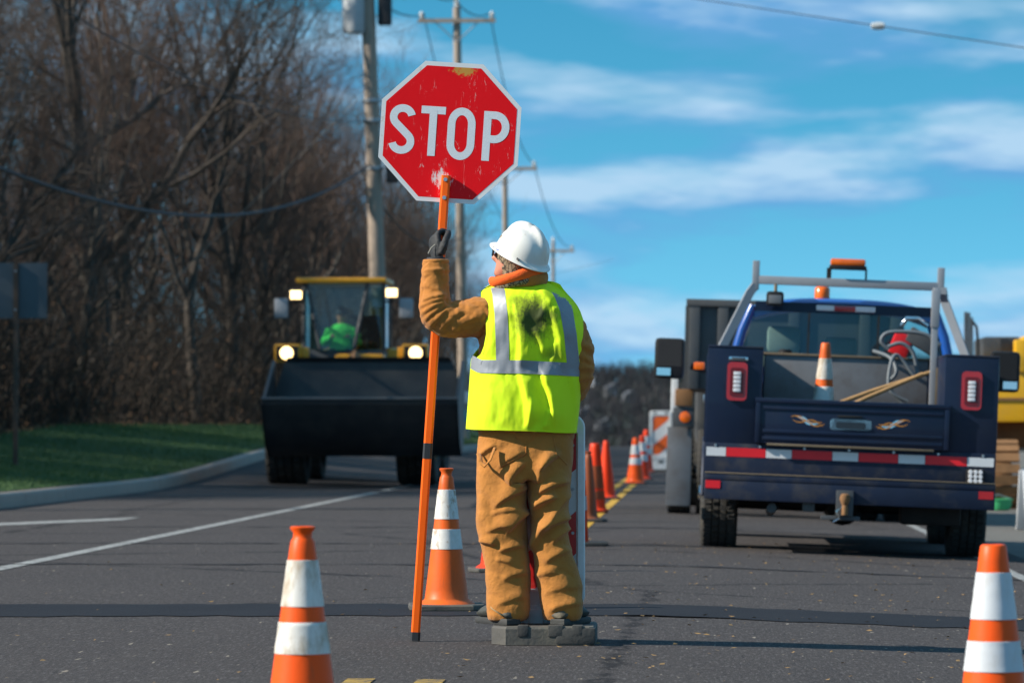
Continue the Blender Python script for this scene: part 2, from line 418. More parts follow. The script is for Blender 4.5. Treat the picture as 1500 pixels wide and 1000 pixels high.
# debris: dead leaves and chips lying on the asphalt
def debris():
    rnd = random.Random(3); v = []; f = []
    for i in range(850):
        y = rnd.uniform(12.5, 34); x = rnd.gauss(0.9, 1.3) if rnd.random() < .75 else rnd.uniform(-6, 2.6)
        if x > 2.6 or x < -8: continue
        r = rnd.uniform(.004, .016); a = rnd.uniform(0, 6.28); z = zroad(x, y); k = len(v)
        for q in range(4):
            rr = r*(1 if q % 2 == 0 else .55); v.append((x+1.3*rr*math.cos(a+q*1.57), y+rr*math.sin(a+q*1.57), z+.003+rnd.uniform(0, r*.7)))
        f.append((k, k+1, k+2, k+3))
    o = mesh_obj('fallen_leaves', v, f, 'dead_leaf'); tag(o, 'tan dead leaves and chips scattered over the asphalt', 'leaves', kind='stuff')
debris()
# kerb stones
kerb = thing('kerb', 'tan concrete kerb along the grass verge', 'kerb'); kerb['kind'] = 'structure'
del kerb['category']
yk = 18.0
while yk < 188:
    L = 3.0 if yk < 120 else 6.0
    a = Vector((kerb_x(yk), yk, zroad(kerb_x(yk), yk))); b = Vector((kerb_x(yk+L), yk+L, zroad(kerb_x(yk+L), yk+L)))
    d = (b-a); d.length = d.length-0.018; b = a+d
    n = Vector((-1, 0, 0)); h = .185
    prof = [(0.0, -.1), (0.0, h-.05), (.012, h-.018), (.04, h), (.15, h), (.15, -.1)]
    r0 = [a+n*x+Vector((0, 0, z)) for x, z in prof]; r1 = [b+n*x+Vector((0, 0, z)) for x, z in prof]
    fixn(MB().loft([r0, r1]).build('kerb_stone', 'concrete', kerb, 40)); yk += L
# lawn on the verge
def lawn():
    rng = np.random.default_rng(5); n = 150000
    y = 28+rng.random(n)**1.3*110; d = 0.16+rng.random(n)*4.3
    v = np.empty((n*3, 3)); kx = np.array([kerb_x(t) for t in y]); x = kx-d
    z = np.array([zg(a, b) for a, b in zip(x, y)])
    a = rng.random(n)*6.283; w = .005+.006*rng.random(n); h = .02+.04*rng.random(n)
    lx, ly = (rng.random(n)-.5)*.04, (rng.random(n)-.5)*.04
    v[0::3] = np.c_[x-w*np.cos(a), y-w*np.sin(a), z]; v[1::3] = np.c_[x+w*np.cos(a), y+w*np.sin(a), z]; v[2::3] = np.c_[x+lx, y+ly, z+h]
    me = bpy.data.meshes.new('lawn_grass'); me.from_pydata(v.tolist(), [], np.arange(n*3).reshape(-1, 3).tolist()); me.materials.append(M['grass_blade'])
    o = bpy.data.objects.new('lawn_grass', me); COL.objects.link(o); tag(o, 'short mown green grass on the verge behind the kerb', 'grass', kind='stuff')
lawn()

# ================================================================ BARE TREES
class Tubes:
    def __init__(s): s.v = []; s.f = []; s.k = 0
    def add(s, pts, rad, n):
        pts = np.asarray(pts); N = len(pts)
        t = np.gradient(pts, axis=0); t /= np.linalg.norm(t, axis=1)[:, None]+1e-9
        ref = np.array([1., 0, 0]) if abs(t[0][0]) < .8 else np.array([0, 1., 0])
        u = np.cross(t, ref); u /= np.linalg.norm(u, axis=1)[:, None]+1e-9; w = np.cross(t, u)
        a = np.arange(n)*2*math.pi/n
        ring = pts[:, None, :] + np.asarray(rad)[:, None, None]*(u[:, None, :]*np.cos(a)[None, :, None]+w[:, None, :]*np.sin(a)[None, :, None])
        s.v.append(ring.reshape(-1, 3)); k = s.k
        for i in range(N-1):
            for j in range(n):
                p = k+i*n+j; q = k+i*n+(j+1) % n; s.f.append((p, q, q+n, p+n))
        s.k += N*n
    def mesh(s, name, mat):
        me = bpy.data.meshes.new(name); me.from_pydata(np.concatenate(s.v).tolist(), [], s.f); me.materials.append(M[mat])
        me.polygons.foreach_set('use_smooth', [True]*len(me.polygons)); return me
def gen_tree(seed, H, r0, spread, fork, dens, up, mats, lean=0.0, first=.28):
    rng = np.random.default_rng(seed); thick = Tubes(); thin = Tubes()
    def unit(v): return v/(np.linalg.norm(v)+1e-9)
    def grow(p, d, L, r, lev):
        n = {0: 9, 1: 7, 2: 5}.get(lev, 4); pts = [p]; rad = [r]; dd = d.copy(); step = L/(n-1)
        for i in range(1, n):
            dd = unit(dd + rng.normal(0, {0: .09, 1: .16, 2: .22}.get(lev, .26), 3) + np.array([0, 0, up*({0: .2, 1: .22, 2: .25}.get(lev, .2))]))
            pts.append(pts[-1]+dd*step); rad.append(max(r*(1-(i/(n-1))*(.72 if lev < 2 else .8)), .0035))
        pts = np.array(pts)
        (thick if lev < 2 else thin).add(pts, rad, 7 if lev == 0 else 5 if lev == 1 else 3)
        if lev >= 4: return
        cnt = {0: fork, 1: int(7*dens), 2: int(6*dens), 3: int(4*dens)}[lev]
        for c in range(cnt):
            f = (first+(1-first)*(c+rng.random())/cnt) if lev == 0 else (.2+.8*(c+rng.random())/cnt)
            f = min(f, .99); x = f*(n-1); i = int(x); q = pts[i]+(pts[min(i+1, n-1)]-pts[i])*(x-i)
            ax = unit(pts[min(i+1, n-1)]-pts[max(i-1, 0)]); s_ = unit(np.cross(ax, rng.normal(size=3)))
            ang = (spread if lev == 0 else .75)*(0.7+.6*rng.random())
            nd = unit(ax*math.cos(ang)+s_*math.sin(ang))
            lr = rad[i]*(.62 if lev == 0 else .6)
            ll = {0: H*.42*(1.15-f*.55), 1: L*.52, 2: L*.55, 3: L*.6}[lev]*(.7+.6*rng.random())
            grow(q, nd, max(ll, .35), max(lr, .005), lev+1)
        if lev < 2: grow(pts[-1], unit(pts[-1]-pts[-2]), L*.45, rad[-1], lev+1)
    grow(np.array([0, 0, -.3]), unit(np.array([lean, 0, 1.])), H*.72, r0, 0)
    return thick.mesh('trunk', mats[0]), thin.mesh('crown', mats[1])
TREES = [gen_tree(11, 15, .27, .65, 9, 1.0, .5, ('bark', 'twig')),
         gen_tree(12, 13, .20, .55, 10, 1.0, .8, ('bark_grey', 'twig_red')),
         gen_tree(13, 12, .16, .80, 10, 1.0, .35, ('bark', 'twig')),
         gen_tree(14, 14, .18, .45, 11, .95, 1.0, ('bark', 'twig_red'), .05),
         gen_tree(15, 11, .13, .70, 11, 1.0, .6, ('bark_grey', 'twig'), -.08),
         gen_tree(16, 9, .10, .6, 12, 1.0, .7, ('bark', 'twig_red'), .1, .12)]
def tree(var, x, y, sc, rz, label, group=None, name='bare_tree'):
    t = thing(name, label, 'tree', (x, y, zg(x, y)-.05), (0, 0, rz), group)
    for me, nm in zip(TREES[var], ('trunk', 'crown')):
        o = bpy.data.objects.new(nm, me); COL.objects.link(o); o.parent = t
    t.scale = (sc, sc, sc); return t
tree(0, -14.4, 92, 1.22, 0.6, 'tall forked bare tree at the front of the wood, thickest trunk', name='forked_tree')
tree(2, -13.0, 104, 1.3, 2.2, 'wide bare tree with a long limb reaching out over the road side', name='spreading_tree')
tree(0, -15.0, 66, 1.1, 3.9, 'big dark bare tree behind the back of the road sign', name='dark_tree')
def wood():
    rnd = random.Random(21); done = []
    tries = 0; n = 0
    while n < 96 and tries < 6000:
        tries += 1
        y = rnd.uniform(52, 215); d = rnd.uniform(4.9, 11) if rnd.random() < .55 else rnd.uniform(8, 34)
        x = kerb_x(y)-d
        px = VPX + x/y*F_PX
        if px < -420 or px > 760: continue
        if any((x-a)**2+(y-b)**2 < (3.0 if d < 10 else 7.0) for a, b in done): continue
        done.append((x, y)); n += 1
        v = rnd.choice([0, 1, 2, 3, 4, 5, 1, 3]); s = rnd.uniform(.82, 1.08)*(1.0 if y < 130 else .92)
        if y > 165: s *= .85
        if y < 92 and d < 9: s *= .74
        kind = ['heavy limbed dark bare tree', 'grey barked bare tree with reddish twigs', 'spreading dark bare tree', 'upright bare tree with reddish twigs', 'slim grey barked bare tree', 'small bushy bare tree with reddish twigs'][v]
        where = ('at the wood edge by the grass verge' if d < 8 else 'deep in the roadside wood') if y < 120 else ('at the wood edge beside the tall utility poles' if d < 8 else 'deep in the wood behind the tall utility poles')
        tree(v, x, y, s, rnd.uniform(0, 6.28), kind+' '+where, 'bare trees in the roadside wood')
wood()
rndl = random.Random(77)
for k in range(22):  # out-of-view trees carrying the wood on, added to shade its edge
    yy = 46+k*1.35; xx = -22-rndl.uniform(0, 14)
    v_ = rndl.choice([0, 1, 3, 2]); tree(v_, xx, yy, rndl.uniform(.95, 1.15), rndl.uniform(0, 6.28), 'unseen bare tree added to shade the wood left of the road sign', 'bare trees in the roadside wood')
def undergrowth():
    rng = np.random.default_rng(8); T = Tubes()
    for i in range(21000):
        y = 50+rng.random()**1.25*150; d = 4.5+rng.random()**1.7*22; x = kerb_x(y)-d; z = zg(x, y)
        h = (rng.uniform(.8, 3.8) if rng.random() < .7 else rng.uniform(3, 6))*(1 if d > 5.2 else .55); l = rng.normal(0, .38, 2)*h; b = rng.normal(0, .2, 2)*h
        pts = [(x, y, z-.05), (x+l[0]*.35+b[0]*.4, y+l[1]*.35+b[1]*.4, z+h*.45), (x+l[0]*.7+b[0], y+l[1]*.7+b[1], z+h*.8), (x+l[0]*1.3+b[0], y+l[1]*1.3, z+h*rng.uniform(.75, 1.05))]
        r = rng.uniform(.006, .02); T.add(np.array(pts), [r, r*.8, r*.55, .004], 3)
    me = T.mesh('undergrowth', 'brush'); o = bpy.data.objects.new('undergrowth', me); COL.objects.link(o)
    tag(o, 'tangled brown undergrowth of thin stems filling the wood', 'undergrowth', kind='stuff')
    # dead leaves still hanging and lying at the wood's edge
    n = 26000; v = []; rnd = random.Random(4)
    f = []
    for i in range(n):
        y = 50+rnd.random()**1.2*130; d = 4.3+rnd.random()**2*16; x = kerb_x(y)-d; z = zg(x, y)
        h = (rnd.random()**2.2)*2.6 if rnd.random() < .6 else .03
        c = Vector((x, y, z+h)); r = rnd.uniform(.025, .06); u = Vector((rnd.gauss(0, 1), rnd.gauss(0, 1), rnd.gauss(0, 1))).normalized(); w = u.orthogonal().normalized()
        k = len(v); v += [c-u*r, c+w*r*.55, c+u*r, c-w*r*.55]; f.append((k, k+1, k+2, k+3))
    o = mesh_obj('dead_leaves', v, f, 'dead_leaf_dark'); tag(o, 'brown dead leaves caught in the brush at the wood edge', 'leaves', kind='stuff')
mk('dead_leaf_dark', (0.14, 0.075, 0.035), .85, var=.6, scale=.8)
undergrowth()

# ================================================================ FAR HILL: woods and houses
def far_wood():
    rng = np.random.default_rng(31); T = Tubes(); C = []; cf = []
    for i in range(5200):
        y = 1020+rng.random()**.8*1700; px = rng.uniform(560, 1660); x = (px-VPX)/F_PX*y
        z = zg(x, y); h = rng.uniform(7, 15)
        if rng.random() < .35:     # evergreen: ragged cone of small faces
            for q in range(26):
                t = rng.random(); a = rng.random()*6.283; r = (1-t)*h*.23*(.4+.6*rng.random()); s_ = .6+.9*(1-t)
                c = np.array([x+r*math.cos(a), y+r*math.sin(a), z+.6+t*h]); u = rng.normal(size=3); u /= np.linalg.norm(u); w = np.cross(u, [0, 0, 1.]); w /= np.linalg.norm(w)+1e-9
                k = len(C); C += [c-u*s_, c+w*s_, c+u*s_*.8]; cf.append((k, k+1, k+2))
        else:
            T.add(np.array([(x, y, z-.3), (x, y, z+h*.5)]), [.3, .2], 3)
            for q in range(13):
                a = rng.random()*6.283; r = h*.3*rng.random(); b = z+h*(.25+.3*rng.random())
                T.add(np.array([(x, y, b), (x+r*math.cos(a), y+r*math.sin(a), z+h*(.6+.42*rng.random()))]), [.16, .06], 3)
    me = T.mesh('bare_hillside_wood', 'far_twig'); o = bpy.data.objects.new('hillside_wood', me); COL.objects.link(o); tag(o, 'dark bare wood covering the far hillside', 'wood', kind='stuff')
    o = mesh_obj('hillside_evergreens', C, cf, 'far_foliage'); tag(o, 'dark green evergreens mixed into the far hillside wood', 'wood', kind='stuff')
far_wood()
mk('house_wall', (0.30, 0.32, 0.35), .8); mk('house_roof', (0.16, 0.17, 0.19), .8); mk('house_glass', (0.03, 0.035, 0.04), .2)
def house(px, y, w, lab):
    x = (px-VPX)/F_PX*y; z = zg(x, y)+.6
    t = thing('house', lab, 'house', (x, y-6, z), (0, 0, .3), 'houses on the far hillside')
    MB().bx(-w/2, w/2, -3.5, 3.5, -2, 3.6).build('wall', 'house_wall', t)
    MB().prism([(-w/2-.3, 3.6), (w/2+.3, 3.6), (0, 5.6)], -7.6, (0, -3.8, 0)).build('roof', 'house_roof', t)
    for q in (-.28, .05, .3): MB().bx(q*w-.5, q*w+.5, -3.56, -3.48, 1.2, 2.6).build('window', 'house_glass', t)
HL = 'pale grey house half hidden by the far hillside wood'
for px_, y_, w_ in ((892, 1500, 9), (902, 2050, 10), (866, 1700, 11), (925, 1900, 8), (878, 2300, 9)): house(px_, y_, w_, HL)

# ================================================================ UTILITY POLES AND WIRES
def upole(x, y, H, r, lab, arm=None, leanx=0.0, extra=None, ins_side=(-1, 1)):
    t = thing('utility_pole', lab, 'utility pole', (x, y, zg(x, y)), (0, 0, 0), None)
    pts = [(leanx*h/H, 0, h-.4) for h in frange(0, H+.4, 10)]
    MB().tube(pts, [r*(1-.3*i/10) for i in range(11)], 14).build('shaft', 'pole_wood', t)
    if arm:
        za, hw = arm; xa = leanx*za/H
        MB().box((xa, -r*1.0, za), (2*hw, .1, .13)).build('crossarm', 'pole_wood', t)
        for s in ins_side:
            MB().lathe([(.03, 0), (.05, .03), (.09, .06), (.05, .10), (.10, .14), (.06, .2), (.03, .25)], 10, (xa+s*(hw-.12), -r, za+.06)).build('insulator', 'insulator', t)
            MB().tube([(xa+s*hw*.55, -r, za-.05), (xa, -r*.9, za-.7)], .022, 5).build('brace', 'galv', t)
        MB().lathe([(.03, 0), (.06, .03), (.11, .07), (.06, .12), (.12, .17), (.07, .24), (.03, .3)], 10, (leanx, 0, H-.02)).build('insulator', 'insulator', t)
    return t
p1 = upole(-7.97, 96, 14.2, .225, 'thick wooden utility pole carrying a grey transformer can', (13.4, 1.2), -.5)
MB().lathe([(.05, -.02), (.27, 0), (.29, .1), (.29, .95), (.26, 1.05), (.1, 1.12)], 18, (-.75, -.05, 10.3)).build('transformer', 'transformer_grey', p1)
MB().box((-.46, -.02, 10.9), (.25, .12, .1)).build('bracket', 'galv', p1)
MB().box((.02, 0, 11.0), (.34, .3, 1.0), None, .04).build('switch_box', 'wire_black', p1)
MB().box((.22, -.12, 6.9), (.30, .24, .75), None, .03).build('splice_box', 'wire_black', p1)
for z_ in (6.9, 8.1, 8.6): MB().lathe([(.23, -.04), (.24, -.03), (.24, .03), (.23, .04)], 14, (-.5*z_/14.2, 0, z_)).build('band', 'galv', p1)
p2 = upole(-7.8, 126, 14.2, .18, 'wooden utility pole with a wide crossarm rising behind the stop sign', (13.75, 1.28), -.25)
p3 = upole(-7.85, 154, 11.2, .15, 'thin wooden utility pole with a crossarm standing past the stop sign', (10.75, 1.3), -.05)
p4 = upole(-7.7, 199, 10.4, .12, 'farthest small utility pole showing a short crossarm beside the hard hat', (9.95, 1.1), 0)
p0 = upole(-10.2, 45, 12.6, .18, 'wooden utility pole standing left of the road sign', (12.0, 1.2), 0)
p9 = upole(7.92, 60, 7.2, .15, 'short wooden utility pole on the gravel side of the road', None, 0)
def wire(a, b, sag, r, name, lab, mat='wire_black', group='overhead wires'):
    a, b = Vector(a), Vector(b); n = 26; pts = []
    for i in range(n+1):
        t = i/n; p = a.lerp(b, t); p.z -= 4*sag*t*(1-t); pts.append(p)
    o = MB().tube(pts, r, 5).build(name, mat, None); tag(o, lab, 'cable', group); return o
def top(p, dx, dz): return (p.location.x+dx, p.location.y, p.location.z+dz)
wire(top(p1, -.35, 7.0), top(p0, .15, 4.55), 1.35, .03, 'telephone_cable', 'thick black cable sagging in front of the wood to the thick pole')
wire(top(p1, -.35, 8.1), top(p0, .15, 7.4), .9, .012, 'telephone_cable', 'thin dark wire above the sagging cable before the wood')
for dx in (-1.08, 1.08): wire(top(p2, -.25+dx, 14.0), top(p1, -.5+dx, 13.65), 1.0, .02, 'power_line', 'power line between the two tallest poles, at the crossarm ends nearer the '+('road' if dx > 0 else 'wood'))
wire(top(p2, -.25, 14.5), top(p1, -.5, 14.5), 1.1, .02, 'power_line', 'power line joining the tips of the two tallest poles')
for dx in (-1.1, 1.1): wire(top(p2, -.25+dx, 14.0), top(p3, -.05+dx*1.02, 11.0), 1.0, .018, 'power_line', 'power line from the wide crossarm to the thin pole, on the '+('road' if dx > 0 else 'wood')+' side')
for dx in (-1.1, 1.1): wire(top(p3, dx, 11.0), top(p4, dx*.9, 10.2), 1.0, .018, 'power_line', 'power line between the two farthest poles, on the '+('road' if dx > 0 else 'wood')+' side')
for dx in (-1.0, 1.0): wire(top(p1, -.5+dx, 13.65), top(p0, dx, 12.25), 1.0, .018, 'power_line', 'power line from the thick pole to the pole by the road sign, '+('road' if dx > 0 else 'wood')+' side')
wire(top(p1, -.3, 6.3), top(p2, -.15, 6.6), .7, .022, 'telephone_cable', 'low black cable strung between the two tallest poles')
WA = Vector(top(p1, -.5, 0)); WA.z = P(536, -73.6, 96).z; WB = P(1760, 108.8, 60)
WMK = min((WA.lerp(WB, i/400) for i in range(401)), key=lambda q: abs(VPX+q.x/q.y*F_PX-1285))
wr = wire(WA, WB, .0, .010, 'crossing_wire', 'thin dark wire crossing the open sky above the truck')
MB().lathe([(.02, -.13), (.06, -.11), (.075, 0), (.06, .11), (.02, .13)], 12, WMK, 'x').build('marker', 'insulator', wr)
# guy wires on the thick pole
g = MB().tube([top(p1, -.3, 9), (-15.8, 90, zg(-15.8, 90))], .008, 5).build('guy_wire', 'pole_wood'); tag(g, 'pale guy wire slanting from the thick pole into the wood', 'cable')
# back of a road sign on the verge
sy = 59.0; sx = (17-VPX)/F_PX*sy
mk('sign_back', (0.075, 0.092, 0.108), .5, .3, var=.2, scale=3); mk('post_brown', (0.075, 0.045, 0.03), .7, var=.3)  # sign back grey is darkened in place of tree shade falling on it
t = thing('road_sign', 'back of a grey road sign on a brown post standing on the verge', 'road sign', (sx, sy, zg(sx, sy)), (0, 0, .05))
zs = 1+(624-424)/(F_PX/sy)-zg(sx, sy)
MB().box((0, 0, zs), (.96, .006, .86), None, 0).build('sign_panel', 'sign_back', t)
MB().tube([(0, -.035, -.1), (0, -.035, zs+.43)], [.035, .035], 4, True, True).build('post', 'post_brown', t)
for dz in (-.3, .3): MB().lathe([(.016, -.02), (.016, .0)], 8, (0, -.07, zs+dz), 'y').build('bolt', 'galv', t)

# small roadside business sign by the second pole
mk('post_brown2', (0.10, 0.07, 0.05), .8)
mk('sign_teal', (0.10, 0.38, 0.40), .5); mk('sign_pale', (0.72, 0.74, 0.75), .5, var=.05)
by = 119.0; bxs = (674-VPX)/F_PX*by
t = thing('roadside_sign', 'small teal and white roadside sign at the foot of the utility pole', 'road sign', (bxs, by, zg(bxs, by)), (0, 0, .1))
zb0 = zg(bxs, by)
def sz(py): return 1-(py-VPY)*by/F_PX-zb0
MB().bx(-.42, .12, -.03, .03, sz(586), sz(552), .01).build('top_board', 'sign_teal', t)
MB().bx(-.05, .42, -.06, -.031, sz(590), sz(573), .008).build('name_board', 'sign_pale', t)
MB().bx(-.30, .22, -.03, .03, sz(618), sz(600), .01).build('lower_board', 'sign_teal', t)
for q in (-.22, .08): MB().bx(q-.03, q+.03, .031, .08, -.1, sz(556), .005).build('post', 'post_brown2', t)
# ================================================================ TRAFFIC CONES, PANELS
def mat_cone(name, c, dirt, amt, lo=.42, hi=.72, fade=.3):
    t = NT(name)
    base = t.mix(t.noise(4, 5), tuple(x*.85 for x in c), c)
    base = t.mix(t.ramp(t.noise(2.2, 4), [(.45, 0.), (.8, fade)]), base, (min(1, c[0]*.95), c[1]*1.9+.05, c[2]+.07))
    d = t.ramp(t.noise(7, 9, .72, map_=(1, 1, .45)), [(lo, 0.), (hi, amt)])
    base = t.mix(d, base, dirt)
    sc = t.ramp(t.noise(40, 3, .6, map_=(1, 1, .12)), [(.60, 0.), (.72, .35)])
    base = t.mix(sc, base, dirt)
    t.col(base); t.rough(.45); t.b.inputs['Specular IOR Level'].default_value = .25; t.bump(t.noise(35, 4), .12, .006); M[name] = t.m
mat_cone('cone_orange', (0.92, 0.100, 0.006), (0.30, 0.10, 0.05), .25, .5, .8, .12)
mat_cone('cone_orange_worn', (0.86, 0.125, 0.012), (0.40, 0.10, 0.035), .6, .42, .70, .25)
mat_cone('cone_red', (0.88, 0.050, 0.008), (0.30, 0.08, 0.04), .3, .5, .8, .1)
mat_cone('cone_brown', (0.33, 0.075, 0.025), (0.16, 0.06, 0.03), .7, .4, .7, .2)  # colours a worn band patch and the painted shade of one cone
mat_cone('collar_white', (0.62, 0.645, 0.67), (0.42, 0.36, 0.28), .6, .48, .72, 0)
mat_cone('collar_dirty', (0.74, 0.72, 0.67), (0.34, 0.24, 0.13), .95, .44, .60, 0)
def mat_peel(name):
    t = NT(name)
    c = t.mix(t.noise(5, 5), (0.62, 0.60, 0.55), (0.74, 0.73, 0.70))
    w = t.noise(26, 9, .78, map_=(1, 1, .35), dist=.6)
    c = t.mix(t.ramp(w, [(.53, 0.), (.60, .85)]), c, (0.36, 0.24, 0.14)); c = t.mix(t.ramp(t.noise(9, 6, .7), [(.5, 0.), (.75, .5)]), c, (0.45, 0.36, 0.25)); t.col(c); t.rough(.6); t.bump(w, .3, .004); M[name] = t.m
mat_peel('collar_peeling')
mk('rubber', (0.030, 0.031, 0.031), .75, var=.35, scale=9, bump=.25, bscale=60, dirt=(0.10, 0.095, 0.08), damt=.5)
mk('rubber_grey', (0.075, 0.072, 0.066), .8, var=.4, scale=7, bump=.35, bscale=40, dirt=(0.15, 0.13, 0.09), damt=.6)
def cone(px, pby, H, label, mats=('cone_orange', 'collar_white', 'rubber'), collars=True, rb=.122, rt=.037, bw=.19, neck=True, tilt=0, rz=.1, Y=None, group='traffic cones set out on the road', loc=None, root=None, bz=.035):
    if loc is None:
        if Y is None: Y = F_PX/(pby-VPY)
        x = (px-VPX)/F_PX*Y
        loc = (x, Y, zroad(x, Y))
    t = thing('traffic_cone', label, 'traffic cone', loc, (0, tilt, rz), group)
    k = H/.77
    zt = H-(.05*k if neck else 0)
    rr = lambda z: rb+(rt-rb)*(z-bz)/(zt-bz)
    prof = [(rb+.035, bz-.002), (rb+.02, bz+.012), (rb+.004, bz+.02)]+[(rr(z), z) for z in frange(bz+.03, zt-.004, 14)]
    if neck: prof += [(rt-.004, zt+.004), (rt-.008, zt+.012*k), (rt-.008, zt+.028*k), (rt+.001, zt+.04*k), (rt+.002, H-.003), (rt-.003, H), (rt-.012, H), (rt-.014, H-.03)]
    else: prof += [(rt-.003, zt), (rt-.007, zt+.002), (rt-.013, zt+.002), (rt-.015, zt-.03)]
    MB().lathe(prof, 40).build('cone_body', mats[0], t, 50)
    if collars:
        for a, b in collars if not isinstance(collars, bool) else ((.431, .57), (.642, .848)):
            a, b = a*H, b*H; zz = frange(a, b, 8); rnd = random.Random(int(a*1000))
            pr = [(rr(a)+.0005, a-.001)]+[(rr(z)+.0028+rnd.uniform(-.0006, .0006), z) for z in zz]+[(rr(b)+.0005, b+.001)]
            MB().lathe(pr, 40, caps=False).build('collar', mats[1], t, 60)
    b = MB(); c = bw*.32
    oc = [(-bw, -bw+c), (-bw+c, -bw), (bw-c, -bw), (bw, -bw+c), (bw, bw-c), (bw-c, bw), (-bw+c, bw), (-bw, bw-c)]
    b.loft([[(x*.98, y*.98, .002) for x, y in oc], [(x, y, .008) for x, y in oc], [(x, y, bz-.008) for x, y in oc], [(x*.97, y*.97, bz) for x, y in oc]])
    for sx in (-1, 1):
        for sy_ in (-1, 1): b.box((sx*bw*.72, sy_*bw*.72, .004), (.05, .05, .008))
    b.build('base', mats[2], t, 30)
    return t
cone(442, 1097, .69, 'dirty orange and white banded cone with a grip knob, beside the worn yellow line', ('cone_orange', 'collar_dirty', 'rubber'), rz=.3)
cone(1452, 1094, .681, 'clean orange and white banded cone with a flat top behind the service truck', ('cone_orange', 'collar_white', 'rubber'), [(.43, .565), (.665, .875)], neck=False, rt=.040, rb=.125)
cone(654, 893, .772, 'scuffed orange cone with two peeling white bands beside the stop sign pole', ('cone_orange_worn', 'collar_peeling', 'rubber_grey'), bw=.205)
cone(727, 837, .72, 'plain orange cone behind the worker, on a flat grey rubber base', ('cone_red', 'collar_white', 'rubber_grey'), False, rb=.11, bz=.03)
cone(862, 764, .74, 'orange cone coloured brown for shade between the striped panel and a worn orange cone', ('cone_brown', 'collar_dirty', 'rubber'), False, rb=.10)  # brown material puts the shade on this cone into its colour
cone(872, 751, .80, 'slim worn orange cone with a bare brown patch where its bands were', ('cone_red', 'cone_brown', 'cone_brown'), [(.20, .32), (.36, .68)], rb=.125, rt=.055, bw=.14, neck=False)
cone(888, 731, .80, 'plain bright orange cone without bands standing on the yellow lines', ('cone_red', 'collar_white', 'rubber'), False, rb=.135, rt=.035, neck=False)
cone(931, 709, .80, 'orange cone with two clean white bands farther along the yellow lines', ('cone_orange', 'collar_white', 'rubber'), rb=.155, rt=.045, neck=False, bw=.2)
cone(941, 703, .83, 'deep red banded cone half hidden behind the clean banded cone', ('cone_red', 'collar_white', 'rubber'), rb=.15, rt=.045, neck=False)
cone(947, 692, .92, 'tall red cone with pale bands next to the far striped panel', ('cone_red', 'collar_white', 'rubber'), rb=.15, rt=.055, neck=False)
# channeliser post behind the panel
Yc = F_PX/(799-VPY); xc_ = (845-VPX)/F_PX*Yc
t = thing('channelizer_post', 'slim red channelizer post with a pale band on a wide black base', 'traffic post', (xc_, Yc, zroad(xc_, Yc)), (0, 0, .05))
MB().bx(-.26, .26, -.16, .16, .002, .035, .01).build('base', 'rubber', t)
MB().lathe([(.10, .036), (.097, .06), (.075, .5), (.06, .82), (.045, .86), (.03, .90), (.042, .93), (.042, 1.0), (.03, 1.01)], 28).build('post_body', 'cone_red', t, 50)
for a, b in ((.30, .42), (.55, .7)): MB().lathe([(.0985-.0455*0-(z-.06)*.05+.002, z) for z in frange(a, b, 4)], 28, caps=False).build('collar', 'collar_white', t, 60)

mk('plastic_white', (0.70, 0.72, 0.73), .4, var=.08, dirt=(0.42, 0.38, 0.32), damt=.45, dscale=5)
def mat_sheeting(name, c, dirt=.25):
    t = NT(name); b = t.mix(t.noise(3, 5), tuple(x*.88 for x in c), c)
    b = t.mix(t.ramp(t.noise(9, 8, .7), [(.5, 0.), (.75, dirt)]), b, (0.30, 0.25, 0.2))
    g = t.vor(170, 'F1'); t.col(b); t.rough(.35); t.bump(g, .12, .002); M[name] = t.m
mat_sheeting('stripe_red', (0.62, 0.022, 0.018)); mat_sheeting('stripe_white', (0.70, 0.71, 0.72)); mat_sheeting('stripe_orange', (0.84, 0.13, 0.015))
def clip_poly(poly, nx, ny, c):
    out = []
    for i in range(len(poly)):
        a, b = poly[i], poly[(i+1) % len(poly)]; da = a[0]*nx+a[1]*ny-c; db = b[0]*nx+b[1]*ny-c
        if da <= 0: out.append(a)
        if (da < 0) != (db < 0) and da != db: q = da/(da-db); out.append((a[0]+(b[0]-a[0])*q, a[1]+(b[1]-a[1])*q))
    return out
def rrect(w, h, r, n=6):
    p = []
    for cxx, cy, a0 in ((w/2-r, h/2-r, 0), (-w/2+r, h/2-r, 90), (-w/2+r, -h/2+r, 180), (w/2-r, -h/2+r, 270)):
        for i in range(n+1): a = R(a0+90*i/n); p.append((cxx+r*math.cos(a), cy+r*math.sin(a)))
    return p
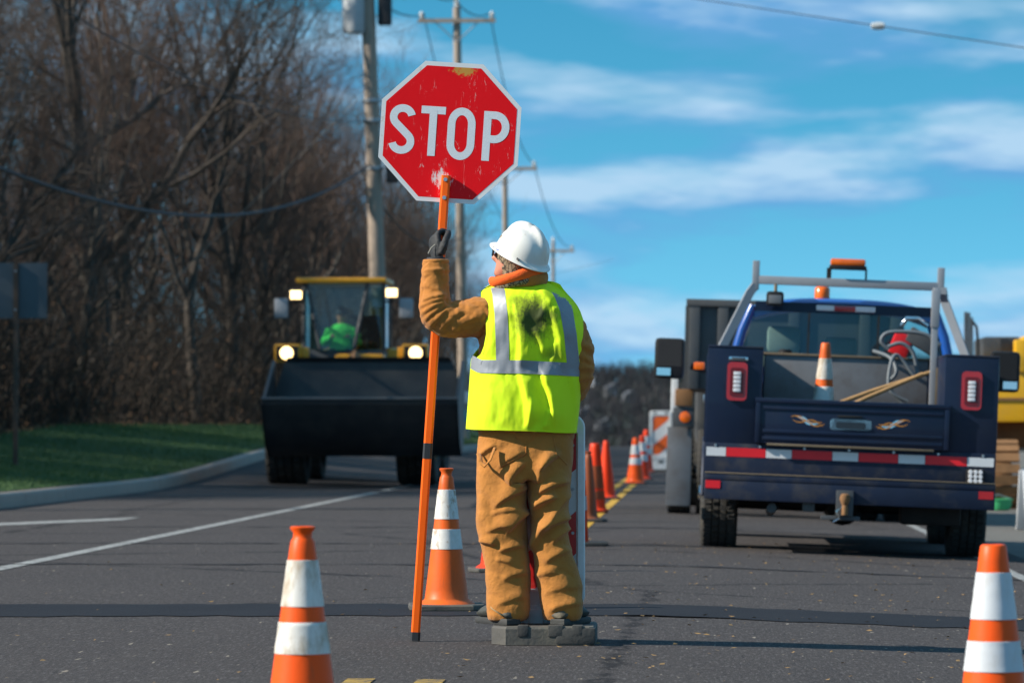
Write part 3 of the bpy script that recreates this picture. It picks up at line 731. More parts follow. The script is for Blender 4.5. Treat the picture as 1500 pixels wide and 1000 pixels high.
def panel(t, w, h, z0, period, phase, m1, m2, frame=.05, slope=1.0):
    """framed board with sloping stripes; board stands from z0 upward in the root's xz plane"""
    outer = rrect(w, h, .06); cz = z0+h/2
    iw, ih = w-2*frame, h-2*frame-.10
    inner = rrect(iw, ih, .012); n = len(outer); v = []
    f = MB()
    for y in (-.03, .03):
        f.v += [Vector((x, y, cz+z)) for x, z in outer]+[Vector((x, y, cz-.0+z)) for x, z in inner]
    for i in range(n):
        j = (i+1) % n
        f.f += [(i, j, n+j, n+i), (2*n+j, 2*n+i, 3*n+i, 3*n+j), (j, i, 2*n+i, 2*n+j), (n+i, n+j, 3*n+j, 3*n+i)]
    o = f.build('frame', 'plastic_white', t, 40); fixn(o)
    bv = o.modifiers.new('b', 'BEVEL'); bv.width = .008; bv.segments = 2; bv.limit_method = 'ANGLE'
    bd = MB().bx(-iw/2-.005, iw/2+.005, -.012, .012, cz-ih/2-.005, cz+ih/2+.005).build('board', m2, t)
    rect = [(-iw/2+.004, -ih/2+.004), (iw/2-.004, -ih/2+.004), (iw/2-.004, ih/2-.004), (-iw/2+.004, ih/2-.004)]
    nx, nz = -slope/math.hypot(1, slope), 1/math.hypot(1, slope)
    k = -8
    while k < 9:
        a = k*period+phase; q = clip_poly(clip_poly(rect, nx, nz, a+period/2), -nx, -nz, -a)
        if len(q) > 2: fixn(MB().prism([(x, cz+z) for x, z in q], .0015, (0, -.0125, 0)).build('stripe', m1, bd, 30))
        k += 1
    for z_ in (-.42, -.14, .14, .42):
        for s in (-1, 1): MB().lathe([(.007, -.004), (.008, 0)], 8, (s*(iw/2-.02), -.0155, cz+z_*ih), 'y').build('rivet', 'galv', bd)
PY = 17.90
pxw = (786-VPX)/F_PX*PY
t = thing('barricade_panel', 'red and white striped panel in a white plastic frame right behind the worker', 'barricade', (pxw, PY, 0), (0, 0, 0))
panel(t, .452, .90, .155, .30, .03, 'stripe_red', 'stripe_white', .036, .85)
MB().bx(-.20, .20, -.035, .035, .058, .17, .012).build('foot_bar', 'plastic_white', t)
for s in (-.11, 0, .11): MB().bx(s-.035, s+.035, -.05, .05, .05, .15, .01).build('foot_rib', 'plastic_white', t)
# the black rubber ballast base, which the worker stands on
bx_ = (797-VPX)/F_PX*17.7
t = thing('rubber_base', 'black rubber ballast base under the boots of the worker', 'ballast base', (bx_, 17.72, 0), (0, 0, 0))
w2 = .238; oc = [(-w2, -.10), (-w2+.07, -.20), (w2-.02, -.20), (w2, -.18), (w2, .30), (w2-.03, .34), (-w2+.04, .34), (-w2, .28)]
fixn(MB().loft([[(x*1.0, y, .002) for x, y in oc], [(x, y, .075) for x, y in oc], [(x*.97, y*.97, .085) for x, y in oc]]).build('slab', 'rubber_grey', t, 30))
for s, w in ((-.09, .05), (.06, .07), (.16, .05)): MB().bx(s-w/2, s+w/2, -.205, -.12, .04, .0925, .006).build('lug', 'rubber', t)
MB().bx(.06, w2+.004, -.2045, -.05, .006, .082, .01).build('corner_block', 'rubber', t)
Y2 = 85.0
t = thing('barricade_panel', 'orange and white striped panel standing past the line of cones', 'barricade', ((968-VPX)/F_PX*Y2, Y2, 0), (0, 0, -.05))
panel(t, .49, 1.08, .26, .46, .16, 'stripe_orange', 'stripe_white', .06, .8)
fixn(MB().prism([(-.23, .30), (.23, .30), (.17, .12), (.10, .04), (-.14, .04), (-.22, .12)], -.05, (0, -.02, 0)).build('foot', 'plastic_white', t))
MB().bx(-.05, .05, -.028, -.02, .19, .24, .008).build('handle_slot', 'rubber', t)
MB().bx(-.25, .33, -.3, .3, .002, .05, .015).build('base', 'rubber', t)
for s in (-1, 1): MB().bx(s*.13-.04, s*.13+.04, -.036, -.028, 1.285, 1.315, .008).build('handle_slot', 'rubber', t)
# white sandwich board edge at the gravel side
Y3 = 42.5
mk('sign_white', (0.74, 0.74, 0.74), .5, var=.06)
t = thing('sandwich_board', 'white folding board standing on the gravel near the excavator', 'sign', ((1532-VPX)/F_PX*Y3, Y3, zg(3.2, Y3)-.01), (0, 0, .15))
for s in (-1, 1):
    MB().box((0, s*.16, .33), (.62, .02, .68), (s*-.24*-1, 0, 0), .008).build('board', 'sign_white', t)
    for q in (-.27, .27): MB().box((q, s*.245, .02), (.04, .03, .05)).build('foot', 'rubber', t)
MB().tube([(-.3, 0, .66), (.3, 0, .66)], .014, 8).build('hinge', 'galv', t)

# ================================================================ STOP PADDLE
def mat_stop():
    t = NT('stop_red')
    c = t.mix(t.noise(5, 6, .6), (0.70, 0.003, 0.006), (0.86, 0.005, 0.010))
    st = t.ramp(t.noise(28, 9, .8, map_=(1.6, 1, .45), dist=.8), [(.60, 0.), (.63, .95)])
    big = t.ramp(t.noise(5, 3, .5), [(.42, 0.), (.66, 1.)])
    c = t.mix(t.math('MULTIPLY', st, big), c, (0.66, 0.55, 0.52))
    x, y, z = t.xyz()
    # chips round the pole's top bolts and a rust-yellow stain at the upper edge
    def blob(cx_, cz, rx, rz_):
        a = t.math('DIVIDE', t.math('SUBTRACT', x, cx_), rx); b = t.math('DIVIDE', t.math('SUBTRACT', z, cz), rz_)
        return t.math('SUBTRACT', 1.0, t.math('SQRT', t.math('ADD', t.math('MULTIPLY', a, a), t.math('MULTIPLY', b, b))))
    ch = t.ramp(t.math('ADD', t.math('MULTIPLY', blob(-.02, -.22, .12, .10), .45), t.math('MULTIPLY', t.noise(34, 8, .8, map_=(1.5, 1, .5)), .85)), [(.70, 0.), (.74, 1.)])
    c = t.mix(ch, c, (0.72, 0.68, 0.66))
    ye = t.ramp(t.math('ADD', t.math('MULTIPLY', blob(.05, .30, .14, .09), .5), t.math('MULTIPLY', t.noise(40, 7, .75), .75)), [(.68, 0.), (.76, .9)])
    c = t.mix(ye, c, (0.50, 0.30, 0.06))
    ln = t.ramp(t.noise(3, 2, .5, map_=(26, 1, 2.0), dist=1.2), [(.735, 0.), (.75, .5)])
    c = t.mix(ln, c, (0.72, 0.30, 0.28))
    t.col(c); t.rough(.45); t.b.inputs['Specular IOR Level'].default_value = .18; t.bump(t.noise(200, 2), .06, .002); M['stop_red'] = t.m
    t = NT('stop_white')
    c = t.mix(t.noise(6, 5), (0.66, 0.66, 0.65), (0.76, 0.77, 0.77))
    c = t.mix(t.ramp(t.noise(24, 8, .75), [(.58, 0.), (.70, .55)]), c, (0.44, 0.36, 0.22))
    t.col(c); t.rough(.4); t.bump(t.vor(260), .1, .001); M['stop_white'] = t.m
    t = NT('letter_white'); t.col(t.mix(t.vor(240), (0.60, 0.63, 0.65), (0.74, 0.77, 0.79))); t.rough(.4); M['letter_white'] = t.m
mat_stop()
mk('pole_orange', (0.95, 0.125, 0.004), .4, spec=.25, var=.08, scale=12, dirt=(0.45, 0.12, 0.05), damt=.4, dscale=14, dlo=.62, dhi=.75)
mk('black_tape', (0.022, 0.023, 0.026), .45, var=.3)
mk('steel', (0.55, 0.56, 0.57), .3, .9)
PD = 17.83; SP = F_PX/PD
ang = math.atan2(653-608, 940-262)
bot = P(608, 940, PD); bot.z = 0.0
paddle = thing('stop_paddle', 'red octagonal stop sign on a long orange pole held by the worker', 'stop sign', (bot.x, PD, 0.004), (0, ang, 0))
Lp = (940-258)/SP/math.cos(ang)
pw, pd = .0205, .017
def pole_sec(z): return [(x, y, z) for x, y in ((-pw, -pd*.5), (-pw*.6, -pd), (pw*.6, -pd), (pw, -pd*.5), (pw, pd*.5), (pw*.6, pd), (-pw*.6, pd), (-pw, pd*.5))]
MB().loft([pole_sec(.035), pole_sec(Lp)]).build('pole', 'pole_orange', paddle, 20)
MB().loft([[(x*1.12, y*1.12, z) for x, y, z in pole_sec(q)] for q in (0, .04)]).build('foot_cap', 'black_tape', paddle, 20)
zt = (940-662)/SP; MB().loft([[(x*1.06, y*1.06, z) for x, y, z in pole_sec(q)] for q in (zt-.035, zt+.037)]).build('tape_wrap', 'black_tape', paddle, 20)
# octagon centre in paddle coordinates
def pad_loc(px, py):
    d = P(px, py, PD) - Vector((bot.x, PD, 0)); return Vector((d.x*math.cos(ang)-d.z*math.sin(ang), d.x*math.sin(ang)+d.z*math.cos(ang)))
sc_ = pad_loc(658.5, 195); AP = .327; CR = AP/math.cos(math.pi/8)
octo = lambda r: [(r*math.cos(math.pi/8+k*math.pi/4), r*math.sin(math.pi/8+k*math.pi/4)) for k in range(8)]
sgn = MB().prism(octo(CR), -.004, (0, pd+.002, 0)).build('sign_plate', 'stop_white', paddle, 20); fixn(sgn); sgn.location = (sc_.x, 0, sc_.y)
fc = mesh_obj('red_face', [(x, pd+.0012, z) for x, z in octo(CR*.938)], [tuple(range(8))], 'stop_red', sgn)
fc2 = mesh_obj('red_face', [(x, pd+.0068, z) for x, z in octo(CR*.938)], [tuple(reversed(range(8)))], 'stop_red', sgn)
# lettering
def arc(cx_, cy, rx, ry, a0, a1, n=18): return [(cx_+rx*math.cos(R(a0+(a1-a0)*i/n)), cy+ry*math.sin(R(a0+(a1-a0)*i/n))) for i in range(n+1)]
def stroke(path, w, closed=False):
    n = len(path); L = []; Rr = []
    for i in range(n):
        a = path[(i-1) % n if closed else max(i-1, 0)]; b = path[(i+1) % n if closed else min(i+1, n-1)]
        dx, dy = b[0]-a[0], b[1]-a[1]; q = math.hypot(dx, dy); nx, ny = -dy/q*w/2, dx/q*w/2
        L.append((path[i][0]+nx, path[i][1]+ny)); Rr.append((path[i][0]-nx, path[i][1]-ny))
    m = n if closed else n-1
    return L+Rr, [(i, (i+1) % n, n+(i+1) % n, n+i) for i in range(m)]
LH = .232; LW = .0355
def letter(ch, cx_, wd):
    hw = wd/2-LW/2; h = LH/2-LW/2; b = MB(); parts = []
    if ch == 'S':
        r = hw; top_ = [(hw*.98, h*.60)]+arc(0, h-r*.95, r, r*.95, 30, 180, 14)+arc(0, h-r*.95-.0, r, r*.95, 190, 225, 5)
        low = arc(0, -h+r*.95, r, r*.95, 45, -150, 18)
        parts = [(arc(0, h-r*.95, r, r*.95, 12, 228, 22)+arc(0, -h+r*.95, r, r*.95, 48, -168, 22), False)]
    if ch == 'T': parts = [([(-wd/2, h), (wd/2, h)], False), ([(0, h), (0, -LH/2)], False)]
    if ch == 'O':
        k = .055; parts = [(arc(0, h-hw-k*.1, hw, hw+.012, 0, 180, 16)+arc(0, -h+hw+k*.1, hw, hw+.012, 180, 360, 16), True)]
    if ch == 'P':
        r = .056; parts = [([(-hw, h+LW/2), (-hw, -LH/2)], False), ([(-hw, h), (hw-r*.9, h)]+arc(hw-r*.9, h-r, r*.9, r, 80, -80, 12)+[(hw-r*.9, h-2*r), (-hw, h-2*r)], False)]
    for i, (pth, cl) in enumerate(parts):
        v, f = stroke(pth, LW, cl); b.add([(cx_+x, pd+.0006-.0004*i, z) for x, z in v], f)
    o = b.build('letter', 'letter_white', sgn, None); return o
for ch, cpx, cpy, wd in (('S', 588.5, 190, .122), ('T', 633, 193, .114), ('O', 675, 197, .130), ('P', 726, 201, .122)):
    q = pad_loc(cpx, cpy)-sc_; o = letter(ch, q.x, wd); o.location = (0, 0, q.y)
for z_ in (Lp-.02, Lp-.105): MB().lathe([(.009, -.006), (.010, -.003), (.010, 0)], 10, (0, -pd, z_), 'y').build('bolt', 'steel', paddle)
# ================================================================ THE WORKER
WY = 17.75; WS = F_PX/WY; WX0 = 775.0
def wx(px): return (px-WX0)/WS
def wz(py): return 1-(py-VPY)/WS
def interp(tab, y):
    tab = sorted(tab); 
    if y <= tab[0][0]: return tab[0][1]
    for (a, va), (b, vb) in zip(tab, tab[1:]):
        if y <= b: return va+(vb-va)*(y-a)/(b-a)
    return tab[-1][1]
def smooth_interp(tab):
    xs = np.array([t[0] for t in sorted(tab)], float); ys = np.array([t[1] for t in sorted(tab)], float)
    g = np.linspace(xs[0], xs[-1], 200); v = np.interp(g, xs, ys); k = np.ones(13)/13
    v = np.convolve(np.pad(v, 6, 'edge'), k, 'valid')
    g0, st, vl = float(g[0]), float(g[1]-g[0]), v.tolist()
    def ev(q):
        t = min(max((q-g0)/st, 0.0), 198.999); k = int(t); return vl[k]+(vl[k+1]-vl[k])*(t-k)
    return ev
def fold_field(folds, X, Yp):
    """folds: (x0,y0,x1,y1,width_left,width_right,amp) in photo pixels; left/right seen along the direction"""
    out = np.zeros_like(X)
    for x0, y0, x1, y1, wl, wr, amp in folds:
        dx, dy = x1-x0, y1-y0; L = math.hypot(dx, dy); tx, ty = dx/L, dy/L
        a = (X-x0)*tx+(Yp-y0)*ty; d = (X-x0)*(-ty)+(Yp-y0)*tx          # d>0: right-hand side (image y down)
        bow = 0.12*L*np.sin(np.clip(a/L, 0, 1)*math.pi)*(1 if (x0+y1) % 2 > 1 else -1)*.4
        d = d-bow
        end = np.clip(np.minimum(a+.12*L, 1.12*L-a)/(.35*L), 0, 1); end = end*end*(3-2*end)
        g = np.where(d < 0, np.exp(-(d/wl)**2), np.exp(-(d/wr)**2)); out += amp*g*end
    return out
def np_noise(co, scale, seed=0.0, octv=3, aniso=(1, 1, 1)):
    o = np.empty(len(co))
    for i, c in enumerate(co):
        o[i] = mnoise.fractal(Vector((c[0]*aniso[0]*scale+seed, c[1]*aniso[1]*scale+seed*1.7, c[2]*aniso[2]*scale-seed)), 0.9, 2.0, octv)
    return o
# --- cloth materials
def mat_canvas(name, a, b, dark):
    t = NT(name)
    c = t.mix(t.noise(5, 6, .65), a, b); c = t.mix(t.ramp(t.noise(11, 7, .7), [(.52, 0.), (.78, .5)]), c, dark)
    c = t.mix(t.ramp(t.noise(26, 7, .75), [(.68, 0.), (.76, .3)]), c, (0.55, 0.38, 0.2))
    t.col(c); t.rough(.92); t.b.inputs['Sheen Weight'].default_value = .15
    h = t.math('ADD', t.math('MULTIPLY', t.noise(420, 2, .6), .35), t.math('MULTIPLY', t.noise(38, 5, .6), 1.0))
    t.bump(h, .6, .009); M[name] = t.m
mat_canvas('duck_canvas', (0.37, 0.132, 0.016), (0.51, 0.19, 0.028), (0.24, 0.080, 0.013))
mat_canvas('duck_trouser', (0.38, 0.142, 0.020), (0.52, 0.205, 0.032), (0.25, 0.090, 0.016))
def mat_vest():
    t = NT('vest_yellow'); x, y, z = t.xyz()
    c = t.mix(t.noise(4, 5), (0.62, 0.86, 0.004), (0.74, 0.96, 0.008))
    def blob(px, py, rx, ry):
        a = t.math('DIVIDE', t.math('SUBTRACT', x, wx(px)), rx/WS); b = t.math('DIVIDE', t.math('SUBTRACT', z, wz(py)), ry/WS)
        return t.math('SUBTRACT', 1.0, t.math('SQRT', t.math('ADD', t.math('MULTIPLY', a, a), t.math('MULTIPLY', b, b))))
    nz = t.noise(26, 8, .75); n2 = t.noise(60, 5, .7, map_=(2.5, 1, .8))
    def stain(c, b, lo, hi, amt, col, k=.75):
        f = t.math('ADD', t.math('MULTIPLY', b, k), t.math('MULTIPLY', t.math('SUBTRACT', t.math('MULTIPLY_ADD', n2, .4, t.math('MULTIPLY', nz, .6)), .5), 1.1))
        return t.mix(t.ramp(f, [(lo, 0.), (hi, amt)]), c, col)
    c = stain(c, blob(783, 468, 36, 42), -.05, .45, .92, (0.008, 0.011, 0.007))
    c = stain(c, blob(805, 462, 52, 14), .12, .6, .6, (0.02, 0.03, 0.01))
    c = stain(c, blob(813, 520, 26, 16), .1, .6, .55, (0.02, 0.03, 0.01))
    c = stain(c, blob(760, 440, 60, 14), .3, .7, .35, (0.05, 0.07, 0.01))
    c = stain(c, blob(708, 572, 20, 24), .12, .3, .16, (0.25, 0.28, 0.02))
    c = t.mix(t.ramp(t.noise(8, 8, .75), [(.60, 0.), (.78, .35)]), c, (0.26, 0.34, 0.01))
    t.col(c); t.rough(.85)
    # fine mesh weave
    w = t.math('MULTIPLY', t.math('SINE', t.math('MULTIPLY', x, 1500.)), t.math('SINE', t.math('MULTIPLY', z, 1500.)))
    t.bump(t.math('ADD', t.math('MULTIPLY', w, .5), t.noise(45, 5, .6)), .22, .004); M['vest_yellow'] = t.m
mat_vest()
def mat_reflect():
    t = NT('reflective_grey'); c = t.mix(t.noise(9, 6, .7), (0.19, 0.21, 0.24), (0.29, 0.31, 0.34)); c = t.mix(t.ramp(t.noise(30, 7, .75), [(.6, 0.), (.74, .6)]), c, (0.09, 0.09, 0.09))
    t.col(c); t.rough(.5); t.b.inputs['Metallic'].default_value = .15; t.bump(t.noise(40, 5), .25, .004); M['reflective_grey'] = t.m
mat_reflect()
def mat_camo():
    t = NT('camo'); c = t.mix(t.ramp(t.noise(26, 5, .6, dist=.8), [(.40, 0.), (.46, 1.)]), (0.050, 0.036, 0.022), (0.30, 0.235, 0.15))
    c = t.mix(t.ramp(t.noise(34, 6, .6, map_=(1.6, 1.6, .6), dist=1.5), [(.54, 0.), (.58, 1.)]), c, (0.14, 0.085, 0.038))
    c = t.mix(t.ramp(t.vor(34, 'DISTANCE_TO_EDGE', 'Distance', map_=(1.4, 1.4, .6)), [(.03, 1.), (.09, 0.)]), c, (0.03, 0.024, 0.018))
    t.col(c); t.rough(.9); M['camo'] = t.m
mat_camo()
mk('skin', (0.56, 0.235, 0.15), .5, var=.12, scale=30)
mk('hood_orange', (0.90, 0.12, 0.010), .85, var=.1, scale=20, bump=.3, bscale=120)
mk('hat_white', (0.74, 0.72, 0.66), .33, var=.05, scale=12, dirt=(0.45, 0.36, 0.22), damt=.55, dscale=22, dlo=.60, dhi=.76)
mk('glass_blue', (0.03, 0.12, 0.55), .3); mk('lens_dark', (0.015, 0.017, 0.022), .1)
mk('glove_black', (0.020, 0.021, 0.023), .7, var=.4, scale=25, bump=.3, bscale=90); mk('glove_pipe', (0.36, 0.34, 0.27), .7)
mk('boot_dark', (0.045, 0.048, 0.042), .7, var=.35, scale=12, bump=.3, bscale=50, dirt=(0.25, 0.18, 0.09), damt=.6); mk('boot_tan', (0.40, 0.27, 0.13), .8, var=.3, scale=16)

worker = thing('person', 'worker in yellow vest, brown overalls and white hard hat holding the stop sign', 'person', ((WX0-VPX)/WS, WY, 0.0))
rngw = random.Random(5)
def ell(cx_, cy, z, rx, ry, n=40, p=2.3):
    r = []
    for k in range(n):
        a = 2*math.pi*k/n; c_, s_ = math.cos(a), math.sin(a)
        r.append((cx_+rx*math.copysign(abs(c_)**(2/p), c_), cy+ry*math.copysign(abs(s_)**(2/p), s_), z))
    return r
# ---- head frame: face looks to the left of the road and slightly away, chin a little raised
HD = Matrix.Rotation(math.pi-R(27), 3, 'Z') @ Matrix.Rotation(R(-9), 3, 'Y')    # local +x = face forward
HC = Vector((wx(757.5), 0.015, wz(372)))
def hp(v): return HC + HD @ Vector(v)
# ---- body: one continuous skin (head, neck, trunk, limbs)
def body():
    b = MB()
    rings = []
    for z, rx, ry, ox in ((-.115, .045, .040, .055), (-.10, .06, .052, .045), (-.075, .078, .066, .02), (-.04, .088, .072, .008), (0, .096, .076, 0), (.04, .099, .078, -.003), (.075, .092, .073, -.006), (.105, .068, .056, -.008), (.122, .03, .025, -.008)):
        rings.append([hp((ox+rx*math.cos(2*math.pi*k/28), ry*math.sin(2*math.pi*k/28), z)) for k in range(28)])
    b.loft(rings)
    b.tube([hp((.085, 0, .012)), hp((.105, 0, -.012)), hp((.118, 0, -.032)), hp((.098, 0, -.046))], [.010, .014, .019, .013], 10)   # nose
    b.tube([hp((.082, .022, -.072)), hp((.092, 0, -.070)), hp((.082, -.022, -.072))], [.006, .010, .006], 8)            # lips
    b.tube([hp((.060, .0, -.095)), hp((.078, 0, -.10))], [.028, .020], 10)                                                  # chin
    for s in (-1, 1):
        b.tube([hp((-.012, s*.074, -.035)), hp((-.016, s*.084, -.005)), hp((-.014, s*.080, .022))], [.012, .016, .012], 8)  # ears
        b.tube([hp((.088, s*.012, .020)), hp((.082, s*.05, .022))], [.012, .010], 8)                                        # brow
    b.tube([hp((-.02, 0, -.07)), (wx(768), .01, wz(412)), (wx(770), .02, wz(440))], [.062, .060, .075], 20)
    b.loft([ell(wx(770), .02, wz(425), .10, .07), ell(wx(770), .02, wz(450), .19, .09), ell(wx(773), .01, wz(520), .17, .10), ell(wx(770), .01, wz(600), .155, .095), ell(wx(770), .01, wz(640), .17, .10), ell(wx(770), .01, wz(690), .165, .095)])
    for px0, px1, px2 in ((742, 742, 744), (800, 805, 822)):
        b.tube([(wx(px0), .01, wz(670)), (wx(px1), .0, wz(780)), (wx(px2), .02, wz(905))], [.085, .06, .045], 16)
    b.tube([(wx(722), .0, wz(458)), (wx(680), -.01, wz(467)), (wx(644), -.01, wz(466))], [.058, .05, .044], 14)
    b.tube([(wx(644), -.01, wz(466)), (wx(638), 0, wz(420)), (wx(640), .02, wz(378))], [.044, .038, .030], 14)
    b.tube([(wx(832), .02, wz(465)), (wx(846), .02, wz(550)), (wx(826), .17, wz(574))], [.055, .042, .032], 14)
    me = remeshed(b, .008, 4); return from_mesh('body', me, 'skin', worker)
body()
# eyes (set into the body's face, behind the glasses)
# ---- balaclava: camouflage cloth over the head, open on the lower face
def balaclava():
    rings = []
    for z, rx, ry, ox in ((-.12, .075, .070, -.018), (-.10, .080, .073, -.012), (-.075, .086, .076, .0), (-.04, .096, .080, .002), (0, .103, .083, -.001), (.04, .106, .085, -.004), (.075, .099, .080, -.006), (.105, .074, .062, -.008), (.126, .03, .025, -.008)):
        rings.append((z, [(ox+rx*math.cos(2*math.pi*k/56), ry*math.sin(2*math.pi*k/56)) for k in range(56)]))
    b = MB(); fine = []
    for i in range(len(rings)-1):
        for q in range(5):
            t = q/5; z = rings[i][0]*(1-t)+rings[i+1][0]*t
            fine.append((z, [(a[0]*(1-t)+c[0]*t, a[1]*(1-t)+c[1]*t) for a, c in zip(rings[i][1], rings[i+1][1])]))
    fine.append(rings[-1]); n = 56
    for z, r in fine:
        for x, y in r:
            w = .0025*mnoise.noise(Vector((x*40, y*40, z*40))); L = math.hypot(x, y)+1e-6; b.v.append(hp((x*(1+w/L), y*(1+w/L), z)))
    for i in range(len(fine)-1):
        for j in range(n):
            x, y = fine[i][1][j]; z = fine[i][0]
            open_ = (x > .030 + .25*max(0, -.03-z)*0 and z < -.028 - .012*(x < .06)) and abs(y) < .075 and (z < -.03-(.075-x)*.55 if x < .075 else True)
            if open_: continue
            a = i*n+j; c = i*n+(j+1) % n; b.f.append((a, c, c+n, a+n))
    return b.build('balaclava', 'camo', worker, 180)
balaclava()
# ---- safety glasses
gl = MB()
for s in (-1, 1):
    gl.grid(lambda u, v, s=s: hp((.116-.030*(u**2), s*(.012+.058*u), .026-.045*v-.004*u)), 8, 5)
lens = gl.build('safety_glasses', 'lens_dark', worker, 180); so = lens.modifiers.new('s', 'SOLIDIFY'); so.thickness = .003
for s in (-1, 1):
    MB().tube([hp((.080, s*.071, .012)), hp((.06, s*.088, .012)), hp((.02, s*.092, .006)), hp((-.05, s*.083, -.004))], [(.0022, .005)]*4, 6).build('temple_arm', 'glass_blue', lens)
MB().tube([hp((.078, -.070, .016)), hp((.100, -.045, .020)), hp((.112, 0, .021)), hp((.100, .045, .020)), hp((.078, .070, .016))], .0032, 6).build('brow_bar', 'glass_blue', lens)
# ---- hard hat
HT = Matrix.Rotation(math.pi-R(40), 3, 'Z') @ Matrix.Rotation(R(-27), 3, 'Y')
HO = Vector((wx(763.5), .015, wz(376)))
def hh(v): return HO + HT @ Vector(v)
def hard_hat():
    b = MB(); n = 72; rows = []
    A, B, Hh = .132, .114, .132
    lev = [0, .08, .16, .25, .34, .43, .52, .61, .70, .78, .85, .91, .955, .985, .998]
    for t in lev:
        k = (1-t**2.5)**(1/2.35); row = []
        for j in range(n):
            a = 2*math.pi*j/n; ca, sa = math.cos(a), math.sin(a)
            r = k; x = A*r*ca*(1+.02*ca); y = B*r*sa; z = .012+Hh*t
            rid = math.exp(-(y/.021)**6)*sm(.18, .5, t)*.021     # centre ridge
            sd = (math.exp(-((abs(y)-.042)/.012)**2)*sm(.3, .6, t))*(-.003)
            fl = 1+.03*(1-t)**6
            row.append(Vector((x*fl, y*fl, z+rid+sd)))
        rows.append(row)
    # brim: narrow all round, peak in front (+x)
    def brim(a, o):
        ca, sa = math.cos(a), math.sin(a); pk = max(0, ca)**2.2
        w = .009+.030*pk+.012*max(0, -ca)**3
        return Vector((A*ca*(1.05)+w*o*ca, B*sa*1.03+w*o*sa*.9, .012-.012*o*(1-pk*.3)-.010*o*pk))
    skirt = [[brim(2*math.pi*j/n, o) for j in range(n)] for o in (1.0, .96, .5)]
    und = [[brim(2*math.pi*j/n, o)-Vector((0, 0, .004)) for j in range(n)] for o in (0.0, .97)]
    b.loft([[hh(v) for v in r] for r in und+skirt+rows], False); k = len(b.v); b.v.append(hh((0, 0, .012+Hh+.010)))
    m = len(rows)+len(skirt)+len(und)-1
    b.f += [(m*n+j, m*n+(j+1) % n, k) for j in range(n)]
    o = fixn(b.build('hard_hat', 'hat_white', worker, 180))
    for s in (1,): MB().box(hh((-.075, s*.106, .020)), (.022, .004, .010), HT.to_4x4() @ Matrix.Rotation(s*-.4, 4, 'Z')).build('slot', 'lens_dark', o)
    return o
hard_hat()
# ---- orange hood roll and jacket collar
def ring_tube(c, nrm, rx, ry, r, xdir=(1, 0, 0), n=40, wob=.004, seed=0):
    nrm = Vector(nrm).normalized(); u = Vector(xdir); u = (u-nrm*u.dot(nrm)).normalized(); w = nrm.cross(u); c = Vector(c); pts = []; rr = []
    for i in range(n+1):
        a = 2*math.pi*i/n; q = mnoise.noise(Vector((math.cos(a)*2+seed, math.sin(a)*2, seed)))
        pts.append(c+u*rx*math.cos(a)+w*ry*math.sin(a)+nrm*q*wob); rr.append((r[0]*(1+q*.3), r[1]*(1+q*.3)))
    return pts, rr
pts, rr = ring_tube((wx(758), .01, wz(404)), (-.25, -.05, 1), .118, .112, (.024, .017), seed=1)
MB().tube(pts, rr, 12, False, up=(0, 0, 1)).build('hood_roll', 'hood_orange', worker, 180)
pts, rr = ring_tube((wx(760), .012, wz(412)), (-.2, -.05, 1), .112, .105, (.020, .014), seed=3)
MB().tube(pts, rr, 12, False, up=(0, 0, 1)).build('neck_gaiter', 'camo', worker, 180)
pts, rr = ring_tube((wx(771), .015, wz(409)), (-.08, -.05, 1), .088, .10, (.030, .014), seed=5)
MB().tube(pts, rr, 12, False, up=(0, 0, 1)).build('jacket_collar', 'duck_canvas', worker, 180)
